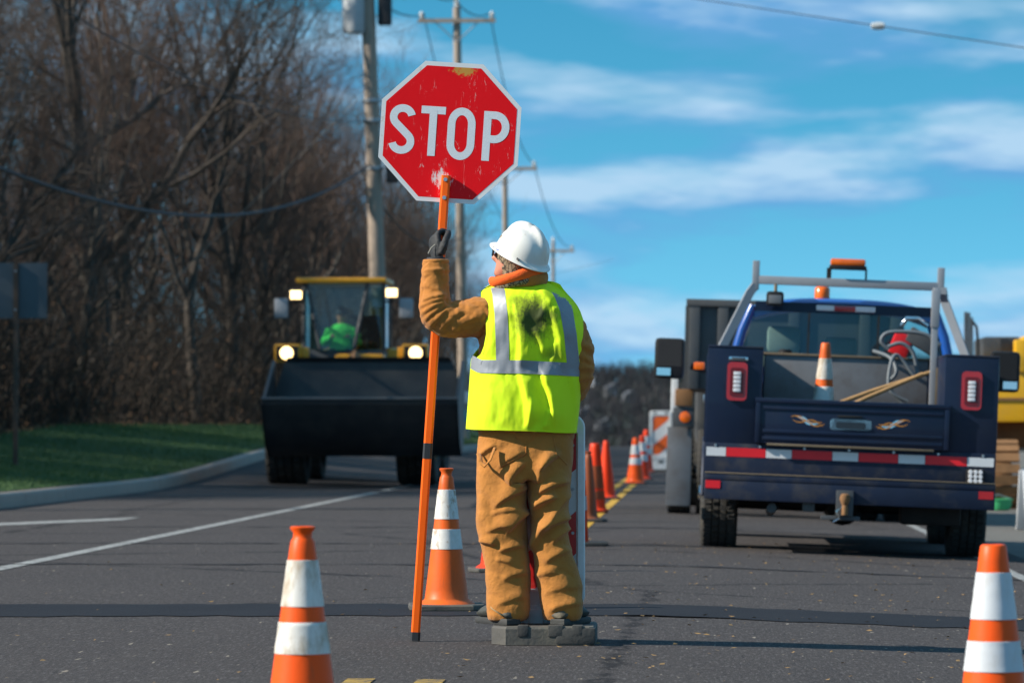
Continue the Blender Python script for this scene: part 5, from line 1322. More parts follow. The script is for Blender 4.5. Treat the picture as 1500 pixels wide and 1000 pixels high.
# LED work lamp on the rear panel
wl_ = MB().bx(.955, 1.105, -.07, -.015, .66, .79, .025).build('work_lamp', 'chassis_black', truck)
for i in range(3):
    for j in range(3): MB().lathe([(.016, -.012), (.019, 0)], 10, (.99+i*.040, -.0705, .69+j*.036), 'y').build('led', 'lamp_clear', wl_)
# hitch
ht = MB().bx(-.10, .04, -.20, -.13, .36, .57, .006).build('hitch_bracket', 'machine_grey', truck)
MB().lathe([(.028, -.02), (.028, .04), (.022, .06), (.036, .085), (.044, .115), (.036, .145), (.020, .155)], 16, (-.03, -.215, .39)).build('hitch_ball', 'rust_brown', ht)
MB().bx(-.22, .10, -.17, -.10, .325, .36, .006).build('hitch_plate', 'machine_grey', ht)
MB().tube([(-.05, -.22, .44), (-.10, -.235, .40), (-.07, -.23, .34), (-.12, -.235, .31)], .008, 6).build('clip', 'chrome', ht)
MB().bx(-.37, -.27, -.10, .0, .38, .46, .01).build('trailer_plug', 'machine_grey', truck)
# chassis below
ch = MB(); 
for s in (-.42, .42): ch.bx(s-.04, s+.04, .05, 6.2, .52, .72)
ch.bx(-.9, .9, .02, .3, .46, .56); ch.build('chassis_rails', 'chassis_black', truck)
ax = MB().tube([(-.95, 1.2, .42), (.95, 1.2, .42)], .06, 12); ax.lathe([(.02, -.15), (.14, -.1), (.17, 0), (.14, .1), (.02, .15)], 16, (0, 1.2, .42), 'y'); ax.build('rear_axle', 'chassis_black', truck)
for s in (-.55, .55): MB().box((s, 1.2, .52), (.08, 1.2, .05)).build('leaf_spring', 'chassis_black', truck)
MB().tube([(-.62, -.05, .40), (-.62, .6, .36), (-.5, 2.2, .45)], .04, 10).build('exhaust', 'machine_grey', truck)
MB().tube([(.0, 1.3, .42), (.0, 4.0, .55)], .05, 10).build('drive_shaft', 'chassis_black', truck)
MB().bx(-.4, .4, 1.6, 2.7, .36, .52, .03).build('fuel_tank', 'chassis_black', truck)
MB().bx(.45, .95, .3, .6, .30, .5, .03).build('mud_flap', 'chassis_black', truck)
for sx, x in ((-1, -1.045), (1, 1.045)):
    wheel(truck, x, 1.2, .42, .31, 'machine_grey', sx, .013, 40)
    wheel(truck, x+sx*.03, 4.75, .42, .29, 'chrome', sx, .012, 40, True)
MB().tube([(-1.0, 4.75, .42), (1.0, 4.75, .42)], .05, 10).build('front_axle', 'chassis_black', truck)
# cab
def cab():
    sec = []   # rings across x at stations y: (y, belt half width, roof half width, roof z, belt z, bottom z)
    def ring(y, hb, hr, zr, zb, z0):
        h = [(-hb, z0), (-hb-.02, (z0+zb)/2), (-hb, zb), (-(hb+hr)/2-.02, (zb+zr)/2), (-hr-.03, zr-.13), (-hr+.05, zr-.045), (-hr*.5, zr-.012), (0, zr)]
        return [(x, y, z) for x, z in h]+[(-x, y, z) for x, z in reversed(h[:-1])]
    b = MB()
    # body below the belt line (closed), roof shell on pillars
    lo = lambda y, hb, zb: [(-hb, y, .62), (-hb-.02, y, 1.1), (-hb, y, zb), (hb, y, zb), (hb+.02, y, 1.1), (hb, y, .62)]
    MB().loft([lo(2.74, .97, 1.60), lo(2.80, .99, 1.60), lo(4.4, 1.0, 1.58), lo(4.75, .98, 1.50)]).build('cab_body', 'cab_blue', truck, 30)
    MB().loft([[(-.93, 4.7, .7), (-.95, 4.7, 1.3), (-.85, 4.7, 1.44), (.85, 4.7, 1.44), (.95, 4.7, 1.3), (.93, 4.7, .7)], [(-.9, 5.8, .7), (-.92, 5.8, 1.2), (-.8, 5.8, 1.32), (.8, 5.8, 1.32), (.92, 5.8, 1.2), (.9, 5.8, .7)]]).build('hood', 'cab_blue', truck, 30)
    MB().bx(-1.0, 1.0, 5.75, 5.95, .55, .8, .04).build('front_bumper', 'chrome', truck)
    rf = []
    for y, hr, zr in ((2.80, .80, 2.195), (2.84, .83, 2.225), (3.1, .84, 2.245), (3.6, .83, 2.245), (4.0, .78, 2.20)):
        n = 15; up_ = [(-hr+2*hr*i/n, y, zr-.10*abs(-1+2*i/n)**3) for i in range(n+1)]; rf.append(up_+[(x, y_, z-.055) for x, y_, z in reversed(up_)])
    fixn(MB().loft(rf).build('roof', 'cab_blue', truck, 40))
    # rear face: header under the roof and pillars round the window
    MB().loft([[(-.80, 2.775, 2.10), (.80, 2.775, 2.10), (.80, 2.80, 2.10), (-.80, 2.80, 2.10)], [(-.79, 2.785, 2.185), (.79, 2.785, 2.185), (.79, 2.82, 2.185), (-.79, 2.82, 2.185)]]).build('rear_header', 'navy_paint', truck)
    for s in (-1, 1):
        MB().tube([(s*.98, 2.80, 1.58), (s*.90, 2.80, 1.92), (s*.815, 2.82, 2.14)], [(.055, .05), (.05, .045), (.05, .04)], 8).build('rear_pillar', 'cab_blue', truck, 60)
        MB().tube([(s*.99, 4.35, 1.56), (s*.90, 4.1, 1.9), (s*.80, 3.95, 2.14)], .035, 8).build('front_pillar', 'cab_blue', truck, 60)
        MB().tube([(s*1.0, 3.55, 1.58), (s*.86, 3.5, 2.12)], .04, 8).build('side_pillar', 'cab_dark', truck, 60)
        mesh_obj('side_window', [(s*.985, 2.85, 1.6), (s*.985, 4.3, 1.58), (s*.83, 3.95, 2.12), (s*.83, 2.86, 2.12)], [(0, 1, 2, 3)], 'glass_clear', truck)
    mesh_obj('rear_window', [(-.93, 2.79, 1.60), (.93, 2.79, 1.60), (.79, 2.81, 2.12), (-.79, 2.81, 2.12)], [(0, 1, 2, 3)], 'glass_tint', truck)
    for s in (-1, 1): MB().bx(s*.31-.008, s*.31+.008, 2.775, 2.785, 1.6, 2.1).build('window_bar', 'cab_dark', truck)
    mesh_obj('windscreen', [(-.93, 4.38, 1.56), (.93, 4.38, 1.56), (.78, 3.98, 2.14), (-.78, 3.98, 2.14)], [(0, 1, 2, 3)], 'glass_clear', truck)
    MB().bx(-.9, .9, 4.0, 4.5, 1.35, 1.57, .05).build('dashboard', 'cab_dark', truck)
    for x in (-.52, .0, .50):
        w = .25 if x else .2
        st = MB().bx(x-w, x+w, 3.25, 3.42, 1.0, 1.72, .06).build('seat', 'seat_cloth', truck)
        MB().bx(x-.15, x+.15, 3.28, 3.40, 1.74, 1.98 if x else 1.90, .05).build('headrest', 'seat_cloth' , st)
    cb = MB().bx(-.25, .28, 2.775, 2.80, 2.118, 2.170, .012).build('brake_lamp', 'lamp_clear', truck)
    MB().bx(-.09, .10, 2.768, 2.775, 2.122, 2.166, .004).build('red_lens', 'lamp_red', cb)
cab()
for s in (-1, 1):
    mh = MB().box((s*1.56, 4.30, 1.665), (.28, .10, .38), (0, 0, s*.06), .045).build('mirror', 'chassis_black', truck)
    MB().box((s*1.56, 4.246, 1.71), (.22, .004, .24), (0, 0, s*.06)).build('mirror_glass', 'cab_dark', mh)
    MB().box((s*1.61, 4.246, 1.54), (.13, .004, .07), (0, 0, s*.06)).build('spot_mirror', 'chrome', mh)
    MB().tube([(s*1.36, 4.3, 1.60), (s*1.0, 4.32, 1.52)], .03, 8).build('mirror_arm', 'chassis_black', mh)
    MB().bx(s*1.28-.05, s*1.28+.05, 4.22, 4.27, 1.57, 1.64, .01).build('turn_lamp', 'amber', mh)
# rack over the cab
rk = MB()
RX0, RX1 = -.80, .845; RZ = 2.37
rb_ = MB().box(((RX0+RX1)/2, 2.70, RZ), (RX1-RX0, .06, .075), None, .008).build('rack_bar', 'alu_grey', truck)
for x in (RX0, RX1): MB().box((x, 2.70, RZ+.04), (.062, .062, .26), None, .008).build('rack_upright', 'alu_grey', rb_)
MB().tube([(RX0+.0, 2.70, RZ-.05), (RX0-.05, 2.69, RZ-.12), (RX0-.30, 2.60, 1.70)], [(.036, .03)]*3, 4, True, True).build('rack_leg', 'alu_grey', rb_, 20)
MB().tube([(RX1, 2.70, RZ-.05), (RX1+.05, 2.69, RZ-.15), (RX1+.26, 2.60, 1.70)], [(.036, .03)]*3, 4, True, True).build('rack_leg', 'alu_grey', rb_, 20)
MB().tube([(RX1+.01, 2.66, RZ-.04), (RX1+.015, 2.3, RZ-.12), (RX1-.065, 1.2, 2.28)], .03, 4, True, True).build('rack_rail', 'alu_grey', rb_, 20)
MB().bx(.690, .745, 1.05, 1.11, .93, 2.30, .006).build('rack_post', 'alu_grey', rb_)
MB().bx(.682, .752, 1.04, 1.12, 1.96, 2.28, .006).build('rack_sleeve', 'alu_grey', rb_)
MB().bx(.735, .775, 1.05, 1.10, 1.30, 1.62, .004).build('hinge_bracket', 'rust_dirt', rb_)
# lamps on the rack
lb = MB().bx(-.14, .17, 2.62, 2.80, 2.525, 2.585, .02).build('light_bar', 'amber', truck)
MB().bx(-.15, .18, 2.62, 2.80, 2.49, 2.525, .01).build('light_bar_base', 'chassis_black', lb)
for x, w in ((-.15, .02), (.18, .008)): MB().bx(x-w, x+w, 2.68, 2.74, 2.40, 2.50).build('light_bar_leg', 'chassis_black', lb)
MB().lathe([(.065, 2.225), (.07, 2.25), (.068, 2.335), (.05, 2.35), (.01, 2.355)], 18, (-.19, 3.2, 0)).build('beacon', 'amber', truck, 50)
wl2 = MB().bx(-.70, -.545, 2.58, 2.68, 2.14, 2.27, .03).build('work_lamp', 'chassis_black', truck)
MB().bx(-.68, -.565, 2.572, 2.582, 2.16, 2.235, .01).build('lamp_glass', 'tank_grey', wl2)
MB().tube([(-.62, 2.66, 2.27), (-.62, 2.68, 2.335)], .015, 8).build('lamp_stud', 'rust_dirt', wl2)
# transfer tank at the front of the bed
tk = MB().bx(-.70, .73, 2.05, 2.60, .935, 1.70, .015).build('transfer_tank', 'tank_grey', truck)
MB().bx(-.71, .74, 2.03, 2.62, 1.695, 1.715, .004).build('tank_rim', 'rust_dirt', tk)
MB().lathe([(.06, 1.715), (.06, 1.74), (.05, 1.75)], 16, (-.52, 2.2, 0)).build('filler_cap', 'chassis_black', tk)
TM = Matrix.Translation(truck.location) @ truck.rotation_euler.to_matrix().to_4x4()
def tworld(p): return TM @ Vector(p)
# load in the bed: things of their own
c = cone(0, 0, .85, 'dirty banded cone standing in the bed of the service truck', ('cone_orange_worn', 'collar_dirty', 'rubber'), neck=False, loc=tworld((tx(1196, .6), .6, .932)), bw=.17)
c.rotation_euler = truck.rotation_euler; c['group'] = 'traffic cones set out on the road'
def place(o): o.location = truck.location; o.rotation_euler = truck.rotation_euler; return o
def handle(a, b, lab):
    t = place(thing('shovel', lab, 'shovel', group='shovels in the truck bed'))
    a, b = Vector(a), Vector(b); MB().tube([a, a.lerp(b, .5)+Vector((0, 0, .012)), b], [.018, .019, .017], 10).build('handle', 'wood_handle', t)
    d = (a-b).normalized(); bl = []
    for u, w in ((0, .03), (.05, .10), (.18, .12), (.27, .07), (.30, .01)): bl.append([a+d*u+Vector((0, s*w, 0)) + d.cross(Vector((0, 1, 0)))*(.02*(abs(s) > .5)) for s in (-1, -.5, 0, .5, 1)])
    mb = MB()
    for r in bl: mb.v += r
    mb.f = [(i*5+j, i*5+j+1, (i+1)*5+j+1, (i+1)*5+j) for i in range(4) for j in range(4)]
    o = mb.build('blade', 'rust_brown', t, 180); so = o.modifiers.new('s', 'SOLIDIFY'); so.thickness = .004
handle((-.33, 1.15, 1.18), (tx(1358, 1.2), 1.35, 1.60), 'long wooden shovel leaning across the truck bed, its handle the higher one')
handle((-.30, .95, 1.10), (tx(1340, 1.0), 1.15, 1.565), 'wooden shovel with the lower darker handle in the truck bed')
fp = place(thing('fuel_pump', 'red fuel transfer pump with coiled grey hose on the tank', 'fuel pump'))
px0 = tx(1308, 2.2)
MB().box((px0-.02, 2.2, 1.83), (.17, .18, .20), (0, .35, 0), .02).build('pump_body', 'pump_red', fp)
MB().box((px0+.17, 2.15, 1.86), (.30, .10, .14), (0, .5, 0), .02).build('nozzle_holder', 'machine_grey', fp)
MB().tube([(px0-.02, 2.15, 2.0), (px0+.02, 2.12, 2.06), (px0+.12, 2.12, 2.06), (px0+.2, 2.14, 2.0)], .022, 10).build('nozzle', 'chrome', fp, 60)
MB().tube([(px0-.05, 2.2, 1.71), (px0-.04, 2.2, 1.75)], .06, 12).build('pump_base', 'chassis_black', fp)
def spl(pts, n=8):
    out = []; P_ = [Vector(p) for p in pts]
    for i in range(len(P_)-1):
        p0, p1, p2, p3 = P_[max(i-1, 0)], P_[i], P_[i+1], P_[min(i+2, len(P_)-1)]
        for k in range(n):
            t = k/n; out.append(.5*((2*p1)+(-p0+p2)*t+(2*p0-5*p1+4*p2-p3)*t*t+(-p0+3*p1-3*p2+p3)*t**3))
    out.append(P_[-1]); return out
def H(px, py, y): return (tx(px, y), y, tz(py, px, y))
MB().tube(spl([H(1265, 514, 2.0), H(1290, 524, 1.9), H(1300, 545, 1.8), H(1290, 560, 1.8), H(1295, 575, 1.8), H(1310, 590, 1.8)]), .017, 8).build('hose', 'hose_grey', fp, 60)
MB().tube(spl([H(1288, 512, 1.95), H(1276, 500, 1.95), H(1284, 488, 1.95), H(1310, 486, 1.95), H(1340, 490, 1.95), H(1362, 505, 1.95)]), .017, 8).build('hose', 'hose_grey', fp, 60)
MB().tube(spl([H(1286, 508, 1.85), H(1305, 503, 1.85), H(1322, 515, 1.85), H(1329, 540, 1.85), H(1328, 552, 1.8), H(1300, 520, 1.8), H(1290, 540, 1.75), H(1292, 572, 1.7), H(1318, 588, 1.7)]), .017, 8).build('hose', 'hose_grey', fp, 60)

# ---------------------------------------------------------------- dump truck beyond
DY = 43.5; DX = .98
dump = thing('dump_truck', 'grey steel dump truck parked ahead of the service truck', 'truck', (DX, DY, zroad(DX, DY)-.01), (0, R(1.6), 0))
db = MB().bx(-1.18, 1.22, 0, 4.2, 1.45, 2.44, .02).build('dump_bed', 'machine_grey', dump)
for x in (-1.12, -.80, .0, .8, 1.15): MB().bx(x-.06, x+.06, -.06, .0, 1.45, 2.41, .01).build('tailgate_rib', 'machine_grey', db)
MB().bx(-1.22, 1.25, -.07, .05, 2.39, 2.47, .01).build('top_rail', 'machine_grey', db)
for k in range(6):
    for s in (-1.2, 1.23): MB().bx(s-.03, s+.03, .3+k*.7, .4+k*.7, 1.45, 2.40).build('side_rib', 'machine_grey', db)
MB().bx(-.5, .5, .1, 6.4, .75, 1.0).build('chassis_rails', 'chassis_black', dump)
MB().bx(-.85, .85, .15, .3, 1.0, 1.45).build('rear_crossbeam', 'chassis_black', dump)
for s in (-1, 1):
    MB().bx(s*1.33-.04, s*1.33+.04, .3, .36, 1.18, 1.58, .008).build('marker_post', 'plastic_white', dump)
    tl = MB().bx(s*1.22-.12, s*1.22+.12, .28, .36, 1.02, 1.24, .015).build('lamp_box', 'machine_grey', dump)
    MB().lathe([(.02, -.02), (.06, -.012), (.065, 0)], 16, (s*1.20, .28, 1.13), 'y').build('lamp', 'amber', tl)
    MB().bx(s*1.22-.10, s*1.22+.1, .25, .33, 1.26, 1.45, .01).build('step_bracket', 'rust_brown', dump)
    MB().bx(s*1.25-.15, s*1.25+.13, .40, .43, .12, 1.02, .004).build('mud_flap', 'tank_grey', dump)
    for x in (1.25, .92): wheel(dump, s*x, 1.15, .5, .27, 'machine_grey', s, .012, 40, True)
    wheel(dump, s*1.1, 5.6, .5, .28, 'machine_grey', s, .012, 40, True)
MB().tube([(-1.1, 1.15, .5), (1.1, 1.15, .5)], .08, 10).build('rear_axle', 'chassis_black', dump)
MB().tube([(-1.0, 5.6, .5), (1.0, 5.6, .5)], .06, 10).build('front_axle', 'chassis_black', dump)
MB().bx(-1.1, 1.1, 4.4, 6.1, .8, 2.3, .12).build('cab', 'machine_grey', dump)
MB().bx(-.8, .8, 4.385, 4.41, 1.7, 2.3, .02).build('rear_window', 'lens_dark', dump)
MB().bx(-.9, .9, 6.1, 7.1, .8, 1.6, .15).build('hood', 'machine_grey', dump)

# ---------------------------------------------------------------- wheel loader
LY = 64.0; LS = F_PX/LY; LX = (525-VPX)/LS
def lz(py, y=0): return 1-(py-VPY)*(LY+y)/F_PX-zroad(LX, LY)
def lx(px, y=0): return (px-VPX)*(LY+y)/F_PX-LX
ld = thing('wheel_loader', 'yellow wheel loader with a raised dark bucket and lit lamps driving this way', 'loader', (LX, LY, zroad(LX, LY)), (0, 0, 0))
WR = .76
for sx, x in ((-1, lx(421)), (1, lx(612))):
    wheel(ld, x, 0, WR, .66, 'loader_yellow', sx, .05, 22)
    wheel(ld, x-.05, 3.2, WR, .66, 'loader_yellow', sx, .05, 22)
MB().tube([(lx(421), 0, WR), (lx(612), 0, WR)], .2, 14).build('front_axle', 'chassis_black', ld)
MB().tube([(lx(421), 3.2, WR), (lx(612), 3.2, WR)], .2, 14).build('rear_axle', 'chassis_black', ld)
MB().bx(-.45, .35, -.9, 4.4, .7, 1.35, .08).build('main_frame', 'chassis_black', ld)
MB().bx(-.9, .75, 2.4, 5.2, 1.3, 2.35, .15).build('engine_hood', 'loader_yellow', ld)
MB().bx(-1.15, .95, 4.6, 5.3, .7, 1.6, .12).build('counterweight', 'chassis_black', ld)
# bucket: open scoop carried with its mouth up and forward
def bucket():
    w = 1.57; cxx = lx(533, -2.2); y0 = -2.1
    prof = [(-.95, 1.40), (-1.02, 1.34), (-.80, .98), (-.45, .66), (0, .50), (.38, .62), (.62, 1.0), (.72, 1.45), (.70, 2.00), (.62, 2.06)]   # (y,z) from lip to spill guard
    inn = [(y-(.04 if y > 0 else -.03), z+.05) for y, z in prof]
    wf = lambda i: w*(.985 if i < 2 else 1.0 if i < 7 else .99 if i == 7 else .87 if i == 8 else .84)
    b = MB()
    for lst in (prof, inn):
        for i, (y, z) in enumerate(lst): b.v += [Vector((cxx-wf(i), y0+y, z)), Vector((cxx+wf(i), y0+y, z))]
    n = len(prof)
    for i in range(n-1): b.f += [(2*i, 2*i+1, 2*i+3, 2*i+2), (2*n+2*i+1, 2*n+2*i, 2*n+2*i+2, 2*n+2*i+3)]
    b.f += [(0, 2*n, 2*n+1, 1), (2*n-2, 2*n-1, 4*n-1, 4*n-2)]
    bk = fixn(b.build('bucket', 'bucket_steel', ld, 25))
    for s in (-1, 1):
        poly = [(y, z) for y, z in prof]; q = MB().prism(poly, .05*s, (cxx+s*w*.97, y0, 0), (0, 1, 0), (0, 0, 1)); fixn(q.build('bucket_side', 'bucket_steel', bk, 25))
    MB().box((cxx, y0-.98, 1.37), (2*w, .16, .04), (-.9, 0, 0)).build('cutting_edge', 'machine_grey', bk)
    return bk
bucket()
for s in (-1, 1):
    MB().tube([(-.05+s*.55, .6, 1.75), (-.02+s*.55, -.5, 1.6), (.02+s*.55, -1.4, 1.05)], [(.2, .09), (.24, .09), (.16, .09)], 6).build('lift_arm', 'chassis_black', ld, 30)
MB().tube([(-.05, .5, 2.05), (-.02, -.5, 2.0), (.02, -1.35, 1.6)], [(.12, .1), (.26, .12), (.12, .08)], 8).build('tilt_link', 'rust_brown', ld, 30)
# front yellow nose between bucket and cab
MB().bx(-.45, .4, .3, 1.0, 1.5, 2.20, .08).build('nose', 'loader_yellow', ld)
# cab: pillars, glass, roof
cy = 1.5
C0, C1 = lx(443, cy), lx(561, cy)
zr_ = lz(412, cy); zb_ = lz(512, cy)
MB().bx(C0-.12, C1+.06, cy-.15, cy+1.5, zr_-.02, zr_+.07, .03).build('cab_roof', 'loader_yellow', ld)
MB().bx(C0, C1, cy, cy+1.4, 1.35, zb_, .03).build('cab_base', 'machine_grey', ld)
mid0, mid1 = C0+.12, C1-.26
for nm, a, b in (('cab_pillar', (C0, cy+.1, zb_), (C0, cy+.1, zr_)), ('cab_pillar', (C1, cy+.1, zb_), (C1, cy+.1, zr_)), ('cab_pillar', (C0+.30, cy-.10, zb_), (C0+.06, cy-.05, zr_)), ('cab_pillar', (C1-.50, cy-.10, zb_), (C1-.26, cy-.05, zr_)), ('cab_pillar', (C0, cy+1.38, zb_), (C0, cy+1.38, zr_)), ('cab_pillar', (C1, cy+1.38, zb_), (C1, cy+1.38, zr_))):
    MB().tube([a, b], .035, 6).build(nm, 'machine_grey', ld)
mesh_obj('windscreen', [(C0+.30, cy-.09, zb_), (C1-.50, cy-.09, zb_), (C1-.26, cy-.04, zr_), (C0+.06, cy-.04, zr_)], [(0, 1, 2, 3)], 'glass_tint', ld)
for s, x, xa, xb in ((-1, C0, C0+.30, C0+.06), (1, C1, C1-.50, C1-.26)):
    mesh_obj('side_glass', [(x, cy+.11, zb_), (xa, cy-.08, zb_), (xb, cy-.03, zr_), (x, cy+.11, zr_)], [(0, 1, 2, 3)], 'glass_tint', ld)
    mesh_obj('door_glass', [(x, cy+.1, zb_), (x, cy+1.38, zb_), (x, cy+1.38, zr_), (x, cy+.1, zr_)], [(0, 1, 2, 3)], 'glass_tint', ld)
mesh_obj('rear_glass', [(C0, cy+1.38, zb_), (C1, cy+1.38, zb_), (C1, cy+1.38, zr_), (C0, cy+1.38, zr_)], [(0, 1, 2, 3)], 'glass_tint', ld)
MB().bx(C1-.30, C1-.06, cy+1.0, cy+1.36, zb_, zr_-.4, .03).build('rear_panel', 'loader_yellow', ld)
MB().tube([(-.02, cy+.25, zb_), (-.05, cy+.45, zb_+.35)], .03, 8).build('steering_column', 'cab_dark', ld)
st = MB(); st.tube([(-.05+.19*math.cos(a/10*math.pi), cy+.45+.08*math.sin(a/10*math.pi), zb_+.36+.17*math.sin(a/10*math.pi)) for a in range(21)], .016, 6, False); st.build('steering_wheel', 'cab_dark', ld)
MB().bx(-.5, .15, cy+.95, cy+1.1, zb_-.3, zb_+.62, .05).build('seat_back', 'cab_dark', ld)
MB().bx(-.5, .15, cy+.5, cy+1.0, zb_-.35, zb_-.15, .05).build('seat', 'cab_dark', ld)
mk('lamp_lit', (0.9, 0.8, 0.6), .3, emit=((1.0, 0.66, 0.26), 3.2)); mk('lamp_glow', (0.9, 0.75, 0.5), .3, emit=((1.0, 0.70, 0.32), 3.0))
for px_, py_ in ((432, 431), (573, 428)):
    x, z = lx(px_, cy-.2), lz(py_, cy-.2)
    lm = MB().bx(x-.12, x+.12, cy-.2, cy-.08, z-.10, z+.10, .03).build('cab_lamp', 'machine_grey', ld)
    MB().bx(x-.095, x+.095, cy-.212, cy-.2, z-.07, z+.07, .004).build('lit_lens', 'lamp_lit', lm)
    e = C0 if px_ < 500 else C1
    MB().tube([(x, cy-.1, z-.1), (x, cy-.02, z-.9), (e, cy, z-1.0)], .018, 6).build('lamp_stalk', 'chassis_black', lm)
for px_, s in ((419, -1), (607.5, 1)):
    x, z = lx(px_, -.1), lz(516.5, -.1)
    hl = MB().bx(x-.22, x+.22, -.1, .25, z-.15, z+.15, .03).build('headlamp', 'loader_yellow', ld)
    MB().bx(x-.185, x+.185, -.112, -.1, z-.115, z+.115, .004).build('headlamp_face', 'chassis_black', hl)
    ex = x
    MB().lathe([(.02, -.016), (.105, -.012), (.11, 0)], 20, (ex+.01*s, -.113, z), 'y').build('lit_lens', 'lamp_lit', hl)
    MB().bx(x+s*-.30 if s > 0 else x+.2, x+s*-.2 if s > 0 else x+.35, .0, .12, z-.12, z+.10, .02).build('lamp_bracket', 'loader_yellow', hl)
    MB().tube([(x-s*.2, .1, z-.1), (lx(421) if s < 0 else lx(612), .1, 1.5)], .05, 8).build('lamp_post', 'chassis_black', hl)
    MB().bx(x-s*.0-.33, x-s*.0+.33, -.5, .7, 1.555, 1.62, .02).build('fender', 'machine_grey', ld)
for px_, e in ((411, C0), (595, C1)):
    x, z = lx(px_, cy), lz(451, cy)
    mr = MB().bx(x-.12, x+.12, cy-.12, cy-.05, z-.17, z+.17, .03).build('mirror', 'alu_grey', ld)
    MB().tube([(x, cy-.06, z+.1), (e, cy+.05, z+.12)], .018, 6).build('mirror_arm', 'chassis_black', mr)
# operator in the loader
mk('hivis_green', (0.10, 0.75, 0.10), .85, var=.2, scale=6); mk('dark_cloth', (0.03, 0.035, 0.05), .85)
op = thing('person', 'loader operator in a bright green jacket and dark cap at the wheel', 'person', (LX, LY, ld.location.z))
ox, oz = lx(500, cy+.8), zb_-.14
def operator():
    b = MB(); y = cy+.78
    b.loft([ell(ox, y, oz+h, rx, ry, 20) for h, rx, ry in ((0, .19, .15), (.15, .19, .14), (.35, .21, .14), (.5, .22, .13), (.57, .15, .11), (.61, .07, .07), (.68, .065, .07))])
    b.loft([ell(ox, y-.02, oz+h, r, r*1.1, 20) for h, r in ((.64, .05), (.68, .08), (.76, .095), (.84, .09), (.89, .05))])
    for s in (-1, 1):
        b.tube([(ox+s*.19, y, oz+.50), (ox+s*.30, y-.10, oz+.28), (ox+s*.12, y-.35, oz+.40)], [.07, .055, .04], 10)
        b.tube([(ox+s*.12, y, oz+.08), (ox+s*.16, y-.45, oz+.10), (ox+s*.16, y-.5, oz-.3)], [.09, .075, .05], 10)
        for k in range(4): b.tube([(ox+s*.12, y-.35, oz+.40), (ox+s*(.10-.012*k), y-.40, oz+.39-.015*k), (ox+s*(.07-.01*k), y-.39, oz+.375-.015*k)], [.018, .012, .010], 6)
    me = remeshed(b, .02, 3); bd = from_mesh('body', me, 'skin', op)
    j = MB(); j.loft([ell(ox, y, oz+h, rx, ry, 20) for h, rx, ry in ((-.02, .215, .17), (.15, .215, .16), (.35, .235, .16), (.5, .24, .15), (.58, .16, .12), (.61, .09, .09))])
    for s in (-1, 1): j.tube([(ox+s*.19, y, oz+.50), (ox+s*.30, y-.10, oz+.28), (ox+s*.14, y-.32, oz+.39)], [.092, .075, .06], 12)
    me = remeshed(j, .02, 3); co, nr = mesh_np(me); set_np(me, co+nr*(.012*np_noise(co, 9, 2., 2))[:, None]); from_mesh('jacket', me, 'hivis_green', op)
    tr_ = MB()
    for s in (-1, 1): tr_.tube([(ox+s*.12, y, oz+.06), (ox+s*.16, y-.45, oz+.10), (ox+s*.16, y-.5, oz-.3)], [.11, .095, .07], 12)
    from_mesh('trousers', remeshed(tr_, .02, 3), 'dark_cloth', op)
    MB().loft([ell(ox, y-.02, oz+h, r, r*1.1, 20) for h, r in ((.76, .105), (.84, .10), (.90, .06), (.915, .02))]).build('cap', 'dark_cloth', op, 60)
    MB().loft([ell(ox, y-.10, oz+.775, .085, .10, 20), ell(ox, y-.10, oz+.785, .085, .10, 20)]).build('cap_peak', 'dark_cloth', op, 60)
operator()

# ---------------------------------------------------------------- excavator beyond the truck
EY = 55.0; ES = F_PX/EY; EXX = (1515-VPX)/ES
def ez(py, y=0): return 1-(py-VPY)*(EY+y)/F_PX-zg(EXX, EY)
def ex_(px, y=0): return (px-VPX)*(EY+y)/F_PX-EXX
exc = thing('excavator', 'yellow tracked excavator parked on the gravel beyond the service truck', 'excavator', (EXX, EY, zg(EXX, EY)-.006), (0, 0, 0))
MB().bx(ex_(1436), ex_(1640), 0, 2.8, ez(618), ez(522), .06).build('upper_body', 'machine_yellow', exc)
MB().bx(ex_(1500), ex_(1640), .3, 2.6, ez(522), ez(490), .06).build('engine_cover', 'machine_yellow', exc)
MB().bx(ex_(1437, .4), ex_(1492, .4), .4, 2.2, ez(521), ez(492), .05).build('cab_hood', 'machine_grey', exc)
MB().bx(ex_(1484), ex_(1512), -.05, .3, ez(545), ez(497), .03).build('step_housing', 'machine_yellow', exc)
MB().bx(ex_(1436), ex_(1640), -.02, .0, ez(586), ez(582)).build('panel_seam', 'rust_brown', exc)
MB().tube([(ex_(1470), -.025, ez(540)), (ex_(1445), -.025, ez(560))], .02, 5).build('hand_rail', 'rust_brown', exc)
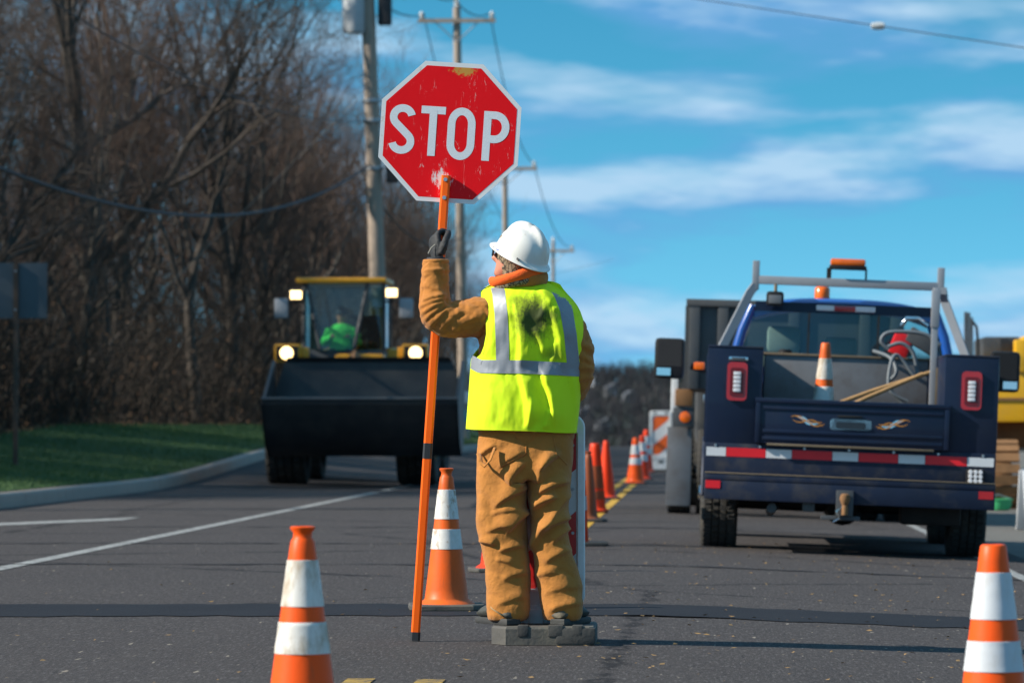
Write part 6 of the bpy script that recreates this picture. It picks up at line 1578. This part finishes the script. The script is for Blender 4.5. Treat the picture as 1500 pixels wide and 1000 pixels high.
for k, (a, b, tp) in enumerate(((1412, 1417, 456), (1417.5, 1421, 457), (1421.5, 1425, 464))):
    MB().bx(ex_(a), ex_(b), .2, .26, ez(620), ez(tp), .01).build('boom_pipe', 'machine_grey', exc)
MB().tube([(ex_(1424), .22, ez(470)), (ex_(1430), .22, ez(478)), (ex_(1432), .22, ez(500)), (ex_(1432), .22, ez(600))], .02, 6).build('boom_hose', 'chassis_black', exc)
MB().bx(ex_(1408), ex_(1440), .15, .5, ez(625), ez(560), .03).build('boom_foot', 'machine_yellow', exc)
MB().bx(ex_(1440), ex_(1600), .6, 2.2, ez(655), ez(618), .04).build('turntable', 'rust_brown', exc)
def track(x0, x1):
    t = MB().bx(x0+.06, x1-.06, -.6, 3.6, .2, .75, .2).build('track_frame', 'rust_brown', exc)
    # shoes round an oval loop
    L = []; r = .46; y0, y1 = -.55, 3.55
    n = 30
    for i in range(n): L.append((y0+(y1-y0)*i/n, .01, 0))
    for i in range(9): a = -90+180*i/9; L.append((y1+r*math.cos(R(a)), r+.01+r*math.sin(R(a)), R(a+90)))
    for i in range(n): L.append((y1-(y1-y0)*i/n, 2*r+.01, math.pi))
    for i in range(9): a = 90+180*i/9; L.append((y0+r*math.cos(R(a)), r+.01+r*math.sin(R(a)), R(a+90)))
    for y, z, a in L: MB().box(((x0+x1)/2, y, z+.03), (x1-x0, .125, .05), (a, 0, 0)).build('track_shoe', 'rust_brown', t)
track(ex_(1438), ex_(1482)); track(ex_(1560), ex_(1604))
mk('green_plastic', (0.05, 0.42, 0.16), .5)
gy = 53.0; gx_ = (1460-VPX)/F_PX*gy
t = thing('green_barrel', 'green plastic tub lying by the excavator track', 'tub', (gx_, gy, zg(gx_, gy)-.004), (0, 0, .2))
MB().lathe([(.10, 0), (.15, .012), (.17, .06), (.185, .14), (.2, .148), (.2, .16), (.17, .16), (.15, .03)], 24, (0, 0, 0)).build('tub', 'green_plastic', t, 40)
MB().tube([(-.19, 0, .15), (0, .02, .22), (.19, 0, .15)], .008, 6).build('handle', 'galv', t)
